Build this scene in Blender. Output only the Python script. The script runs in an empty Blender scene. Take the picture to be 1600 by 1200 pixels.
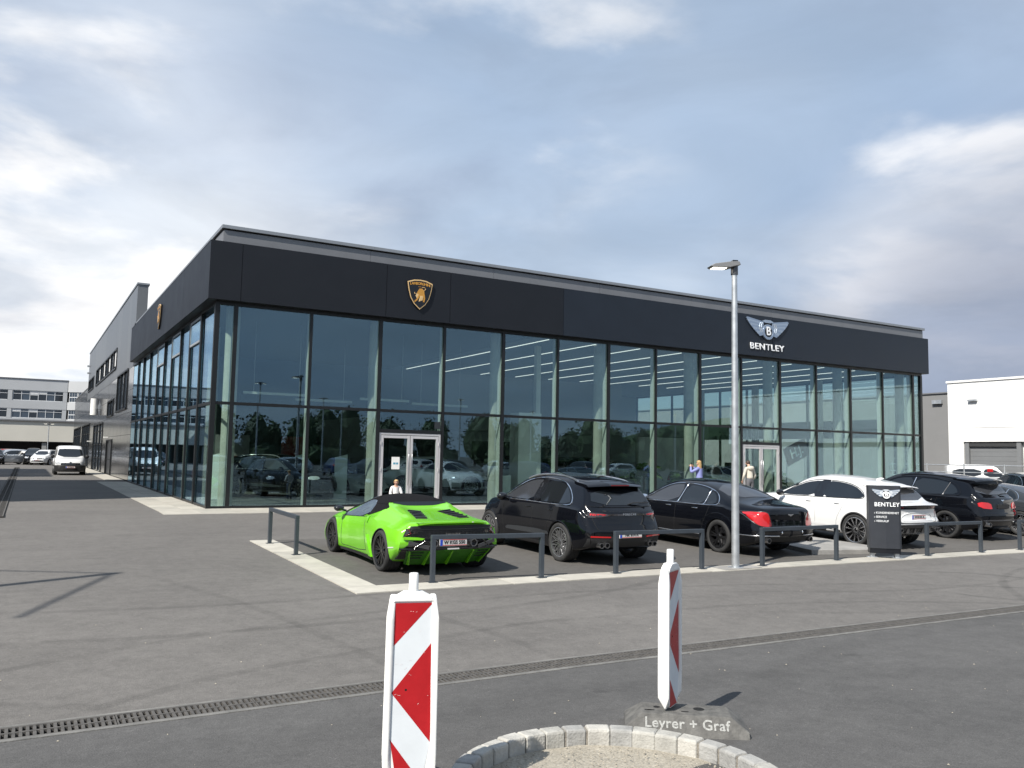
import bpy, bmesh, math, random
import numpy as np
from mathutils import Vector, Matrix, Quaternion
from mathutils.bvhtree import BVHTree
from mathutils.geometry import delaunay_2d_cdt
random.seed(7)
SC = bpy.context.scene
COL = SC.collection
R = math.radians

# ---------------------------------------------------------------- camera
cam_d = bpy.data.cameras.new('camera')
cam = bpy.data.objects.new('camera', cam_d)
COL.objects.link(cam)
cam_d.sensor_fit = 'HORIZONTAL'
cam_d.sensor_width = 36.0
cam_d.lens = 29.53
cam_d.clip_start = 0.05
cam_d.clip_end = 3000
_yaw, _pit, _rol = 0.521752, 0.086353, 0.019149
_f = Vector((math.sin(_yaw)*math.cos(_pit), math.cos(_yaw)*math.cos(_pit), math.sin(_pit)))
_r = Vector((math.cos(_yaw), -math.sin(_yaw), 0)); _u = _r.cross(_f)
_r2 = _r*math.cos(_rol) + _u*math.sin(_rol); _u2 = -_r*math.sin(_rol) + _u*math.cos(_rol)
cam.matrix_world = Matrix(((_r2.x, _u2.x, -_f.x, -4.696), (_r2.y, _u2.y, -_f.y, -25.792), (_r2.z, _u2.z, -_f.z, 1.68), (0, 0, 0, 1)))
SC.camera = cam

# ---------------------------------------------------------------- sky, sun, exposure
SUN = Vector((-0.92, -0.39, 1.0)).normalized()          # towards the sun
world = bpy.data.worlds.new('World'); SC.world = world; world.use_nodes = True
wt = world.node_tree; wt.nodes.clear()
def wn(t, **k):
    n = wt.nodes.new(t)
    for a, v in k.items(): setattr(n, a, v)
    return n
def wl(a, b): wt.links.new(a, b)
def wmath(op, a, b=None, clamp=False):
    n = wn('ShaderNodeMath', operation=op); n.use_clamp = clamp
    for i, s in enumerate((a, b)):
        if s is None: continue
        if isinstance(s, (int, float)): n.inputs[i].default_value = s
        else: wl(s, n.inputs[i])
    return n.outputs[0]
def wramp(src, lo, hi, smooth=True):
    n = wn('ShaderNodeMapRange'); n.interpolation_type = 'SMOOTHSTEP' if smooth else 'LINEAR'
    wl(src, n.inputs[0]); n.inputs[1].default_value = lo; n.inputs[2].default_value = hi
    return n.outputs[0]
def wmix(fac, a, b):
    n = wn('ShaderNodeMix', data_type='RGBA')
    if isinstance(fac, (int, float)): n.inputs[0].default_value = fac
    else: wl(fac, n.inputs[0])
    for i, s in ((6, a), (7, b)):
        if isinstance(s, tuple): n.inputs[i].default_value = s + (1,)
        else: wl(s, n.inputs[i])
    return n.outputs[2]
tc = wn('ShaderNodeTexCoord')
sep = wn('ShaderNodeSeparateXYZ'); wl(tc.outputs['Generated'], sep.inputs[0])
zz = wmath('ADD', wmath('MAXIMUM', sep.outputs[2], 0.0), 0.22)
comb = wn('ShaderNodeCombineXYZ')
wl(wmath('DIVIDE', sep.outputs[0], zz), comb.inputs[0]); wl(wmath('DIVIDE', sep.outputs[1], zz), comb.inputs[1]); wl(wmath('MULTIPLY', sep.outputs[2], 2.2), comb.inputs[2])
def wnoise(scale, detail, rough, dist=0.0, off=(0, 0, 0), stretch=(1, 1, 1), src=None):
    m = wn('ShaderNodeMapping'); wl(src or comb.outputs[0], m.inputs[0])
    m.inputs['Location'].default_value = off; m.inputs['Scale'].default_value = stretch
    n = wn('ShaderNodeTexNoise'); wl(m.outputs[0], n.inputs['Vector'])
    n.inputs['Scale'].default_value = scale; n.inputs['Detail'].default_value = detail
    n.inputs['Roughness'].default_value = rough; n.inputs['Distortion'].default_value = dist
    return n.outputs['Fac']
def wblob(d, radius, src):                                # soft mask round one direction of the sky
    v = wn('ShaderNodeVectorMath', operation='DISTANCE'); wl(tc.outputs['Generated'], v.inputs[0])
    v.inputs[1].default_value = Vector(d).normalized()
    return wramp(v.outputs['Value'], radius, radius*0.25)
sky = wn('ShaderNodeTexSky', sky_type='NISHITA'); sky.sun_disc = False
sky.sun_elevation = math.asin(SUN.z); sky.sun_rotation = math.atan2(SUN.x, SUN.y)
sky.air_density = 1.0; sky.dust_density = 1.5; sky.ozone_density = 1.5
S_SKY = 0.08
def sc_(c): return tuple(v*0.83/S_SKY for v in c)
veil = wramp(wnoise(0.55, 4, 0.5, 0.3, (3.1, 0.4, 0)), 0.30, 0.70)
c_veil = wmix(veil, sc_((0.285, 0.40, 0.575)), sc_((0.475, 0.565, 0.69)))
base = wmix(0.85, sky.outputs[0], c_veil)
# soft bright cloud, grey bellies, a few crisp heads low in the sky
n_b = wnoise(0.62, 6, 0.46, 0.15, (7.3, 2.2, 0))
b_left = wblob((0.05, 0.96, 0.26), 0.42, None); b_right = wblob((0.83, 0.50, 0.215), 0.22, None); b_top = wblob((0.47, 0.77, 0.47), 0.26, None); b_low = wblob((-0.02, 0.99, 0.085), 0.22, None)
bl = wmath('ADD', wmath('ADD', b_left, wmath('MULTIPLY', b_right, 1.5)), wmath('ADD', wmath('MULTIPLY', b_top, 0.55), wmath('MULTIPLY', b_low, 0.8)))
bright = wmath('MULTIPLY', wramp(wmath('ADD', n_b, wmath('MULTIPLY', bl, 0.13)), 0.46, 0.80), 0.75)
base = wmix(wmath('MULTIPLY', wmath('MINIMUM', wmath('ADD', b_left, b_low), 1.0), 0.35), base, sc_((0.68, 0.72, 0.80)))
col1 = wmix(bright, base, sc_((0.82, 0.845, 0.87)))
n_c = wnoise(1.7, 8, 0.52, 0.2, (1.7, 5.1, 0))
puff = wmath('MULTIPLY', wramp(wmath('ADD', n_c, wmath('MULTIPLY', bl, 0.08)), 0.54, 0.71), wmath('MINIMUM', bl, 0.9))
col2 = wmix(puff, col1, sc_((0.98, 0.97, 0.96)))
grey = wramp(wnoise(1.5, 6, 0.5, 0.4, (9.7, 1.3, 0)), 0.50, 0.74)
dk = wmath('MAXIMUM', wmath('MULTIPLY', wblob((0.88, 0.46, 0.06), 0.40, None), 0.80), wmath('MULTIPLY', grey, 0.35))
col3 = wmix(dk, col2, sc_((0.22, 0.27, 0.39)))
tex = wramp(wnoise(1.9, 9, 0.60, 0.5, (4.4, 8.8, 0)), 0.28, 0.72)                     # wisps and folds in the cloud layer
hi = wn('ShaderNodeVectorMath', operation='SCALE'); wl(col3, hi.inputs[0]); wl(wmath('ADD', wmath('MULTIPLY', tex, 0.15), 0.925), hi.inputs['Scale']); col3 = hi.outputs[0]
bg = wn('ShaderNodeBackground'); wl(col3, bg.inputs[0]); bg.inputs[1].default_value = S_SKY
out = wn('ShaderNodeOutputWorld'); wl(bg.outputs[0], out.inputs[0])

sun_d = bpy.data.lights.new('sun', 'SUN'); sun_d.energy = 5.0; sun_d.angle = R(0.53); sun_d.color = (1.0, 0.955, 0.88)
sun = bpy.data.objects.new('sun', sun_d); COL.objects.link(sun)
sun.location = (-20, -10, 30); sun.rotation_euler = (-SUN).to_track_quat('-Z', 'Y').to_euler()
SC.view_settings.view_transform = 'Standard'; SC.view_settings.look = 'None'
SC.view_settings.exposure = 0.52; SC.view_settings.gamma = 1.0; SC.view_settings.use_curve_mapping = False
SC.cycles.max_bounces = 10; SC.cycles.transparent_max_bounces = 24; SC.cycles.glossy_bounces = 5
SC.cycles.diffuse_bounces = 4; SC.cycles.transmission_bounces = 4
SC.cycles.caustics_reflective = False; SC.cycles.caustics_refractive = False
SC.cycles.sample_clamp_indirect = 6.0
SC.cycles.use_denoising = True

# ---------------------------------------------------------------- materials
M = {}
def pm(name, color, rough=0.6, metal=0.0, coat=0.0, var=None, bump=None, spec=0.5, emit=None, alpha=None):
    """procedural Principled material; var=(scale, amount) mottles the colour, bump=(scale, strength)"""
    if name in M: return M[name]
    m = bpy.data.materials.new(name); m.use_nodes = True
    nt = m.node_tree; b = nt.nodes['Principled BSDF']
    b.inputs['Base Color'].default_value = tuple(color) + (1,)
    b.inputs['Roughness'].default_value = rough; b.inputs['Metallic'].default_value = metal
    b.inputs['Coat Weight'].default_value = coat; b.inputs['Coat Roughness'].default_value = 0.03
    b.inputs['Specular IOR Level'].default_value = spec
    if emit: b.inputs['Emission Color'].default_value = tuple(emit[0]) + (1,); b.inputs['Emission Strength'].default_value = emit[1]
    if var or bump:
        t = nt.nodes.new('ShaderNodeTexCoord')
    if var:
        n = nt.nodes.new('ShaderNodeTexNoise'); n.inputs['Scale'].default_value = var[0]; n.inputs['Detail'].default_value = 6; n.inputs['Roughness'].default_value = 0.6
        nt.links.new(t.outputs['Object'], n.inputs['Vector'])
        mr = nt.nodes.new('ShaderNodeMapRange'); nt.links.new(n.outputs['Fac'], mr.inputs[0])
        mr.inputs[1].default_value = 0.3; mr.inputs[2].default_value = 0.7; mr.inputs[3].default_value = 1-var[1]; mr.inputs[4].default_value = 1+var[1]
        mx = nt.nodes.new('ShaderNodeVectorMath'); mx.operation = 'SCALE'; mx.inputs[0].default_value = tuple(color)
        nt.links.new(mr.outputs[0], mx.inputs['Scale']); nt.links.new(mx.outputs[0], b.inputs['Base Color'])
        m2 = nt.nodes.new('ShaderNodeMapRange'); nt.links.new(n.outputs['Fac'], m2.inputs[0]); m2.inputs[1].default_value = .3; m2.inputs[2].default_value = .7
        m2.inputs[3].default_value = max(0, rough-var[1]*.3); m2.inputs[4].default_value = min(1, rough+var[1]*.3); nt.links.new(m2.outputs[0], b.inputs['Roughness'])
    if bump:
        n2 = nt.nodes.new('ShaderNodeTexNoise'); n2.inputs['Scale'].default_value = bump[0]; n2.inputs['Detail'].default_value = 4
        nt.links.new(t.outputs['Object'], n2.inputs['Vector'])
        bp = nt.nodes.new('ShaderNodeBump'); bp.inputs['Strength'].default_value = bump[1]; bp.inputs['Distance'].default_value = 0.02
        nt.links.new(n2.outputs['Fac'], bp.inputs['Height']); nt.links.new(bp.outputs[0], b.inputs['Normal'])
    M[name] = m
    return m
def glass_mat(name, tint, ior, rough=0.0, wave=0.0):
    """sheet glass: tinted straight-through light plus a Fresnel mirror, so that the sun still reaches the room behind"""
    m = bpy.data.materials.new(name); m.use_nodes = True; nt = m.node_tree; nt.nodes.clear()
    o = nt.nodes.new('ShaderNodeOutputMaterial'); mx = nt.nodes.new('ShaderNodeMixShader'); lw = nt.nodes.new('ShaderNodeLayerWeight'); pw = nt.nodes.new('ShaderNodeMath'); fr = nt.nodes.new('ShaderNodeMapRange')
    tr = nt.nodes.new('ShaderNodeBsdfTransparent'); gl = nt.nodes.new('ShaderNodeBsdfGlossy')
    f0 = ((ior-1)/(ior+1))**2; lw.inputs['Blend'].default_value = 0.5; pw.operation = 'POWER'; pw.inputs[1].default_value = 5.0
    nt.links.new(lw.outputs['Facing'], pw.inputs[0]); nt.links.new(pw.outputs[0], fr.inputs[0]); fr.inputs[3].default_value = f0; fr.inputs[4].default_value = 1.0   # Schlick reflectance, the same on both faces of the sheet
    tr.inputs[0].default_value = tuple(tint) + (1,); gl.inputs['Roughness'].default_value = rough
    gl.inputs[0].default_value = (0.60, 0.82, 1, 1)
    nt.links.new(fr.outputs[0], mx.inputs[0]); nt.links.new(tr.outputs[0], mx.inputs[1]); nt.links.new(gl.outputs[0], mx.inputs[2]); nt.links.new(mx.outputs[0], o.inputs[0])
    if wave:
        t = nt.nodes.new('ShaderNodeTexCoord'); n = nt.nodes.new('ShaderNodeTexNoise'); n.inputs['Scale'].default_value = 0.7; n.inputs['Detail'].default_value = 1
        bp = nt.nodes.new('ShaderNodeBump'); bp.inputs['Strength'].default_value = wave; bp.inputs['Distance'].default_value = 0.02
        nt.links.new(t.outputs['Object'], n.inputs['Vector']); nt.links.new(n.outputs['Fac'], bp.inputs['Height'])
        nt.links.new(bp.outputs[0], gl.inputs['Normal'])
    M[name] = m
    return m

# ---------------------------------------------------------------- mesh helpers
class MB:
    """collects shapes and links them as one mesh object"""
    def __init__(s): s.v = []; s.f = []; s.m = []; s.mi = 0
    def add(s, vs, fs, mi=None):
        o = len(s.v); s.v += [tuple(p) for p in vs]; s.f += [tuple(o+i for i in f) for f in fs]
        s.m += [s.mi if mi is None else mi]*len(fs); return s
    def box(s, x0, x1, y0, y1, z0, z1, mi=None):
        return s.add([(x0,y0,z0),(x1,y0,z0),(x1,y1,z0),(x0,y1,z0),(x0,y0,z1),(x1,y0,z1),(x1,y1,z1),(x0,y1,z1)],
                     [(3,2,1,0),(4,5,6,7),(0,1,5,4),(1,2,6,5),(2,3,7,6),(3,0,4,7)], mi)
    def obox(s, c, sx, sy, sz, rz=0, rx=0, ry=0, mi=None):
        mt = Matrix.Translation(c) @ Matrix.Rotation(rz,4,'Z') @ Matrix.Rotation(ry,4,'Y') @ Matrix.Rotation(rx,4,'X')
        vs = [mt @ Vector((a*sx/2,b*sy/2,d*sz/2)) for d in (-1,1) for a,b in ((-1,-1),(1,-1),(1,1),(-1,1))]
        return s.add(vs, [(3,2,1,0),(4,5,6,7),(0,1,5,4),(1,2,6,5),(2,3,7,6),(3,0,4,7)], mi)
    def prism(s, poly, fn, a, b, mi=None):
        """poly: 2-D outline (counter-clockwise), fn(p, q, t) -> 3-D point; from t=a to t=b"""
        n = len(poly); vs = [fn(p[0],p[1],a) for p in poly] + [fn(p[0],p[1],b) for p in poly]
        fs = [tuple(range(n-1,-1,-1)), tuple(range(n,2*n))] + [(i,(i+1)%n,n+(i+1)%n,n+i) for i in range(n)]
        return s.add(vs, fs, mi)
    def tube(s, pts, r, n=8, cap=True, mi=None, up=None):
        pts = [Vector(p) for p in pts]; rs = r if isinstance(r,(list,tuple)) else [r]*len(pts)
        vs = []; prev = None
        for i,p in enumerate(pts):
            t = (pts[min(i+1,len(pts)-1)]-pts[max(i-1,0)]).normalized()
            if prev is None:
                a = Vector((0,0,1)) if abs(t.z)<0.9 else Vector((1,0,0)); x = t.cross(a).normalized()
            else:
                x = (prev - t*prev.dot(t)).normalized()
            prev = x; y = t.cross(x)
            vs += [p + (x*math.cos(2*math.pi*k/n)+y*math.sin(2*math.pi*k/n))*rs[i] for k in range(n)]
        fs = []
        for i in range(len(pts)-1):
            for k in range(n):
                fs.append((i*n+k, i*n+(k+1)%n, (i+1)*n+(k+1)%n, (i+1)*n+k))
        if cap: fs.append(tuple(range(n-1,-1,-1))); fs.append(tuple(range((len(pts)-1)*n, len(pts)*n)))
        return s.add(vs, fs, mi)
    def cyl(s, c, r, z0, z1, n=24, r2=None, mi=None):
        r2 = r if r2 is None else r2
        return s.tube([(c[0],c[1],z0),(c[0],c[1],z1)], [r,r2], n, True, mi)
    def lathe(s, prof, n=32, axis='Z', mi=None, close=False):
        """prof: (radius, height) list"""
        vs = []; fs = []; m = len(prof)
        for k in range(n):
            a = 2*math.pi*k/n; ca, sa = math.cos(a), math.sin(a)
            for r, h in prof:
                vs.append((r*ca, r*sa, h) if axis=='Z' else ((h, r*ca, r*sa) if axis=='X' else (r*sa, h, r*ca)))
        for k in range(n):
            k2 = (k+1)%n
            for i in range(m if close else m-1):
                j = (i+1)%m; fs.append((k*m+i, k2*m+i, k2*m+j, k*m+j))
        return s.add(vs, fs, mi)
    def ball(s, c, rx, ry, rz, nu=12, nv=8, mi=None):
        vs = []; fs = []
        for i in range(nv+1):
            a = math.pi*i/nv
            for k in range(nu):
                b = 2*math.pi*k/nu; vs.append((c[0]+rx*math.sin(a)*math.cos(b), c[1]+ry*math.sin(a)*math.sin(b), c[2]+rz*math.cos(a)))
        for i in range(nv):
            for k in range(nu): fs.append((i*nu+k, (i+1)*nu+k, (i+1)*nu+(k+1)%nu, i*nu+(k+1)%nu))
        return s.add(vs, fs, mi)
    def mesh(s, name, mats, smooth=0.0, bevel=0.0, seg=2):
        me = bpy.data.meshes.new(name); me.from_pydata(s.v, [], s.f)
        if not isinstance(mats,(list,tuple)): mats = [mats]
        for m in mats: me.materials.append(M[m] if isinstance(m,str) else m)
        me.polygons.foreach_set('material_index', s.m)
        bm = bmesh.new(); bm.from_mesh(me)
        bmesh.ops.remove_doubles(bm, verts=bm.verts, dist=1e-5)
        bmesh.ops.recalc_face_normals(bm, faces=bm.faces)
        if bevel: bmesh.ops.bevel(bm, geom=[e for e in bm.edges if e.is_manifold and e.calc_face_angle(0)>0.5], offset=bevel, segments=seg, affect='EDGES', profile=0.5)
        bm.to_mesh(me); bm.free()
        if smooth:
            me.polygons.foreach_set('use_smooth', [True]*len(me.polygons)); me.set_sharp_from_angle(angle=R(smooth))
        return me
    def build(s, name, mats, parent=None, smooth=0.0, bevel=0.0, seg=2, **props):
        return link(name, s.mesh(name, mats, smooth, bevel, seg), parent, **props)
def link(name, me, parent=None, loc=None, rz=None, **props):
    o = bpy.data.objects.new(name, me); COL.objects.link(o)
    if parent: o.parent = parent
    if loc is not None: o.location = loc
    if rz is not None: o.rotation_euler = (0,0,rz)
    for k, v in props.items(): o[k] = v
    return o
def thing(name, label, cat, loc=(0,0,0), rz=0.0, group=None):
    o = bpy.data.objects.new(name, None); COL.objects.link(o); o.empty_display_size = 0.2
    o.location = loc; o.rotation_euler = (0,0,rz); o['label'] = label; o['category'] = cat
    if group: o['group'] = group
    return o
def dup(o, loc=None, rot=None, label=None, parent=None, swap=None, scale=None):
    """a copy of a thing with copies of its parts and sub-parts; swap: {material: other material}"""
    c = o.copy(); COL.objects.link(c)
    if parent is not None: c.parent = parent
    if swap and c.type == 'MESH' and any(s.material in swap for s in o.material_slots):
        c.data = o.data.copy()
        for i, m in enumerate(c.data.materials):
            if m in swap: c.data.materials[i] = swap[m]
    if loc is not None: c.location = loc
    if rot is not None: c.rotation_euler = rot
    if scale is not None: c.scale = scale
    if label: c['label'] = label
    for ch in o.children: dup(ch, parent=c, swap=swap)
    return c
def text_mesh(txt, size, depth, mat, name='lettering', font_w=0.0, space=1.0):
    cu = bpy.data.curves.new(name, 'FONT'); cu.body = txt; cu.size = size; cu.extrude = depth; cu.align_x = 'CENTER'; cu.align_y = 'CENTER'
    cu.offset = font_w; cu.space_character = space; cu.resolution_u = 4
    o = bpy.data.objects.new(name, cu); COL.objects.link(o)
    dg = bpy.context.evaluated_depsgraph_get(); me = bpy.data.meshes.new_from_object(o.evaluated_get(dg))
    bpy.data.objects.remove(o); bpy.data.curves.remove(cu)
    me.materials.clear(); me.materials.append(M[mat]); me.name = name
    return me
def place(o, x_axis, y_axis, loc):
    """orient a flat mesh: its x along x_axis, its y along y_axis"""
    x = Vector(x_axis).normalized(); y = Vector(y_axis).normalized(); z = x.cross(y)
    o.matrix_local = Matrix(((x.x,y.x,z.x,loc[0]),(x.y,y.y,z.y,loc[1]),(x.z,y.z,z.z,loc[2]),(0,0,0,1)))
    return o
YB = -18.65
def gz(x, y):
    s = 0.0175 + 0.0003*min(max(x,0),18)
    if y > -1: return 0.0
    if y > YB: return s*(y+1)
    return s*(YB+1) + 0.025*min(YB-y, 8)
# ---- materials of the vehicles
pm('liner', (.008,.008,.008), .9)
pm('tyre', (.022,.022,.022), .78, bump=(60, .25), var=(9, .3))
pm('rim_black', (.012,.012,.013), .28, .3, coat=.4); pm('rim_silver', (.55,.55,.56), .24, .9); pm('rim_grey', (.10,.10,.105), .3, .6)
pm('steel', (.45,.45,.46), .3, 1.0); pm('chrome', (.82,.83,.85), .08, 1.0); pm('black_gloss', (.006,.006,.007), .12, coat=.6); pm('black_matt', (.013,.013,.014), .6, bump=(200,.1))
pm('soft_top', (.007,.007,.008), .9, spec=.15, bump=(300,.25), var=(5,.2))
pm('car_glass', (.008,.010,.012), .03, spec=.9); pm('car_glass_lit', (.10,.125,.16), .03, spec=1.0); pm('car_glass_grey', (.035,.037,.042), .06, spec=.9)  # sports car side glass: pale base stands in for brightness seen through it
pm('lamp_red', (.45,.008,.010), .15, coat=1.0); pm('lamp_dark_red', (.16,.006,.008), .15, coat=1.0); pm('lamp_clear', (.62,.64,.66), .1, .4, coat=1.0); pm('lamp_dark', (.03,.025,.026), .1, coat=1.0)
pm('plate_white', (.55,.55,.54), .4); pm('plate_blue', (.02,.06,.45), .4); pm('plate_red', (.5,.02,.02), .4); pm('plate_black', (.01,.01,.01), .5)
pm('paint_green', (.165,.50,.018), .22, coat=.6, spec=.4); pm('paint_black', (.003,.003,.0035), .07); pm('paint_navy', (.0028,.0032,.0048), .06)
pm('paint_white', (.66,.66,.655), .25, coat=.8); pm('paint_silver', (.48,.50,.52), .3, .5, coat=1.0); pm('paint_blue', (.02,.035,.12), .2, coat=1.0); pm('paint_grey', (.03,.033,.037), .15)
pm('paint_red', (.25,.008,.01), .2, coat=1.0); pm('paint_dark_red', (.09,.006,.008), .2, coat=1.0)
pm('green_shaded', (.035,.17,.008), .55, bump=(120,.3))  # body green darkened to put the diffuser's shade into its colour
pm('diffuser_grey', (.12,.12,.12), .45, .4)

# ================================================================ setting materials
def asphalt(name, c0, c1, marks=(), fine=1.0, sheen=.85):
    """worn asphalt: broad patches, streaks, stone speckle; marks = tyre arcs (cx, cy, radius, width, strength, from, to)"""
    m = bpy.data.materials.new(name); m.use_nodes = True; nt = m.node_tree; b = nt.nodes['Principled BSDF']; N = nt.nodes.new; L_ = nt.links.new
    geo = N('ShaderNodeNewGeometry')
    def noise(scale, detail=5, rough=.6, stretch=None, dist=0):
        n = N('ShaderNodeTexNoise'); n.inputs['Scale'].default_value = scale; n.inputs['Detail'].default_value = detail; n.inputs['Roughness'].default_value = rough; n.inputs['Distortion'].default_value = dist
        if stretch:
            mp = N('ShaderNodeMapping'); mp.inputs['Scale'].default_value = stretch; L_(geo.outputs['Position'], mp.inputs[0]); L_(mp.outputs[0], n.inputs['Vector'])
        else: L_(geo.outputs['Position'], n.inputs['Vector'])
        return n.outputs['Fac']
    def rng(s, a, b_, c=0, d=1):
        n = N('ShaderNodeMapRange'); n.interpolation_type = 'SMOOTHSTEP'; L_(s, n.inputs[0])
        for i, v in enumerate((a, b_, c, d)): n.inputs[1+i].default_value = v
        return n.outputs[0]
    def mth(op, a, b_=None):
        n = N('ShaderNodeMath'); n.operation = op
        for i, s in enumerate((a, b_)):
            if s is None: continue
            if isinstance(s, (int, float)): n.inputs[i].default_value = s
            else: L_(s, n.inputs[i])
        return n.outputs[0]
    mix = N('ShaderNodeMix'); mix.data_type = 'RGBA'; mix.inputs[6].default_value = c0+(1,); mix.inputs[7].default_value = c1+(1,)
    f = mth('ADD', mth('MULTIPLY', rng(noise(.22, 4), .34, .66), .55), mth('MULTIPLY', rng(noise(.9, 6, .65, (.45, 1.3, 1), .6), .3, .7), .45))
    L_(f, mix.inputs[0])
    val = rng(noise(130*fine, 2, .5), .28, .72, .80, 1.20)
    stones = N('ShaderNodeTexVoronoi'); stones.inputs['Scale'].default_value = 85*fine; L_(geo.outputs['Position'], stones.inputs['Vector'])
    sv = rng(stones.outputs['Color'], .84, .99, 1.0, 1.38)
    val = mth('MULTIPLY', mth('MULTIPLY', val, sv), rng(noise(5.5, 6, .7), .25, .75, .88, 1.12))
    val = mth('MULTIPLY', val, rng(noise(26, 4, .7), .3, .7, .92, 1.08))
    sx = N('ShaderNodeSeparateXYZ'); L_(geo.outputs['Position'], sx.inputs[0])
    wob = mth('MULTIPLY', mth('SUBTRACT', noise(.35, 1), .5), .35)
    for cx, cy, rad, w, st, a0, a1 in marks:
        dx = mth('SUBTRACT', sx.outputs[0], cx); dy = mth('SUBTRACT', sx.outputs[1], cy)
        r = mth('SQRT', mth('ADD', mth('MULTIPLY', dx, dx), mth('MULTIPLY', dy, dy)))
        dd = mth('ABSOLUTE', mth('ADD', mth('SUBTRACT', r, rad), wob)); an = mth('ARCTAN2', dy, dx)
        band = rng(dd, w, w*.35); gate = mth('MULTIPLY', rng(an, a0, a0+.25), rng(an, a1, a1-.25))
        k = mth('MULTIPLY', mth('MULTIPLY', band, gate), mth('MULTIPLY', rng(noise(2.2, 3, .6), .15, .7), st*.62))
        val = mth('MULTIPLY', val, mth('SUBTRACT', 1.0, k))
    # pale dust flecks and dark oil spots
    val = mth('ADD', val, rng(noise(9, 3, .8, (1, 2.2, 1)), .74, .80, 0, .55))
    val = mth('MULTIPLY', val, rng(noise(2.3, 3, .5), .18, .27, .75, 1.0))
    sc = N('ShaderNodeVectorMath'); sc.operation = 'SCALE'; L_(mix.outputs[2], sc.inputs[0]); L_(val, sc.inputs['Scale'])
    L_(sc.outputs[0], b.inputs['Base Color']); b.inputs['Roughness'].default_value = sheen; b.inputs['Specular IOR Level'].default_value = .35
    bp = N('ShaderNodeBump'); bp.inputs['Strength'].default_value = .55; bp.inputs['Distance'].default_value = .008
    L_(mth('ADD', noise(95*fine, 3, .6), mth('MULTIPLY', noise(6, 3), .7)), bp.inputs['Height']); L_(bp.outputs[0], b.inputs['Normal'])
    M[name] = m; return m
asphalt('asphalt_old', (.112,.105,.098), (.146,.137,.127), fine=1.0, marks=[(-1.5,-2,14.3,.11,.34,-2.6,-.7),(-1.5,-2,12.75,.11,.32,-2.6,-.7),(2,-31,15.5,.09,.30,.6,2.5),(2,-31,13.95,.09,.30,.6,2.5),(-9,-26,9,.10,.30,.0,1.6),(-9,-26,7.45,.10,.28,.0,1.6),(14,-24,7.8,.10,.4,1.2,3.0),(14,-24,6.3,.10,.38,1.2,3.0),(9.6,-17.4,1.5,.10,.5,-3.1,1.6),(9,-8,10.8,.10,.26,-2.2,-.9),(9,-8,9.25,.10,.26,-2.2,-.9),(-22,-20,20.5,.09,.25,-.4,.5),(-22,-20,22.1,.09,.25,-.4,.5)])
asphalt('asphalt_new', (.074,.072,.070), (.096,.093,.090), fine=.9, marks=[(-1,-28,8.2,.3,0.19,.6,2.6),(6,-30,10.8,.3,0.22,.9,2.4)])
asphalt('asphalt_bay', (.084,.079,.073), (.108,.101,.093), fine=1.0)
pm('concrete_pale', (.40,.375,.325), .8, var=(2.2,.13), bump=(70,.25)); pm('concrete_pale_b', (.44,.415,.36), .8, var=(3.1,.12), bump=(70,.25)); pm('concrete_pale_c', (.365,.345,.30), .8, var=(2.7,.14), bump=(70,.25))
pm('edge_grey', (.15,.145,.135), .85, var=(5,.3), bump=(60,.3)); pm('concrete_grey', (.26,.25,.235), .85, var=(3,.2), bump=(40,.35)); pm('cast_iron', (.088,.082,.075), .75, .1, var=(14,.35), bump=(90,.3)); pm('channel_dark', (.015,.014,.013), .9)
pm('fascia_black', (.0075,.009,.013), .5, var=(1.3,.10), spec=.35); pm('fascia_navy', (.011,.016,.025), .5, var=(1.1,.10), spec=.35); pm('joint_dark', (.006,.006,.007), .8)
pm('frame_black', (.010,.011,.012), .4, .2); pm('roof_metal', (.19,.192,.20), .45, .3, var=(1.2,.08)); pm('roof_flash', (.30,.31,.32), .4, .6, var=(2,.06))
pm('post_grey', (.55,.57,.56), .55); pm('column_concrete', (.42,.42,.39), .8, var=(3,.12), bump=(30,.15)); pm('door_alu', (.60,.58,.58), .4, .35)
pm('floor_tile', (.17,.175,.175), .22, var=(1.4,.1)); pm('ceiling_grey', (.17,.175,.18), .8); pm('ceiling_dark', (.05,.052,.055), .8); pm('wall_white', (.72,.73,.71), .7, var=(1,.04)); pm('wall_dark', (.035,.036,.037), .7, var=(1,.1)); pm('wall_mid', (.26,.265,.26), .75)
pm('strip_lamp', (.9,.9,.9), .5, emit=((1,.98,.95), 0.9)); pm('lamp_led', (.9,.9,.85), .4, emit=((1,.93,.78), 3.0))
pm('silver_panel', (.17,.175,.18), .40, .35, var=(.8,.05)); pm('silver_panel_b', (.155,.16,.167), .40, .35, var=(.8,.05)); pm('slate_panel', (.060,.062,.066), .16, .3, var=(.9,.08)); pm('slate_panel_b', (.050,.052,.056), .16, .3, var=(.9,.08))
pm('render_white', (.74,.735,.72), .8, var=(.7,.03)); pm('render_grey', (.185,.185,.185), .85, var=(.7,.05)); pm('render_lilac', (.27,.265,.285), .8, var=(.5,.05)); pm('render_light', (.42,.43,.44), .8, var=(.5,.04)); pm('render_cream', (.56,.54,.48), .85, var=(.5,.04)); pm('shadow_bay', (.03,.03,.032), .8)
pm('gate_grey', (.17,.175,.18), .5, var=(2,.05)); pm('galv', (.50,.52,.535), .45, .7, var=(6,.15)); pm('rail_grey', (.060,.072,.086), .45, .35, var=(7,.1)); pm('plastic_white', (.80,.79,.76), .38, var=(5,.05))
pm('notice_blue', (.08,.30,.42), .6); pm('gate_dark', (.045,.048,.052), .3, .2)
pm('blind_white', (.6,.6,.6), .7); pm('window_dark', (.016,.018,.021), .05, spec=.8); pm('window_blue', (.05,.065,.085), .05, spec=.8); pm('frame_white', (.62,.63,.64), .5)
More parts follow.
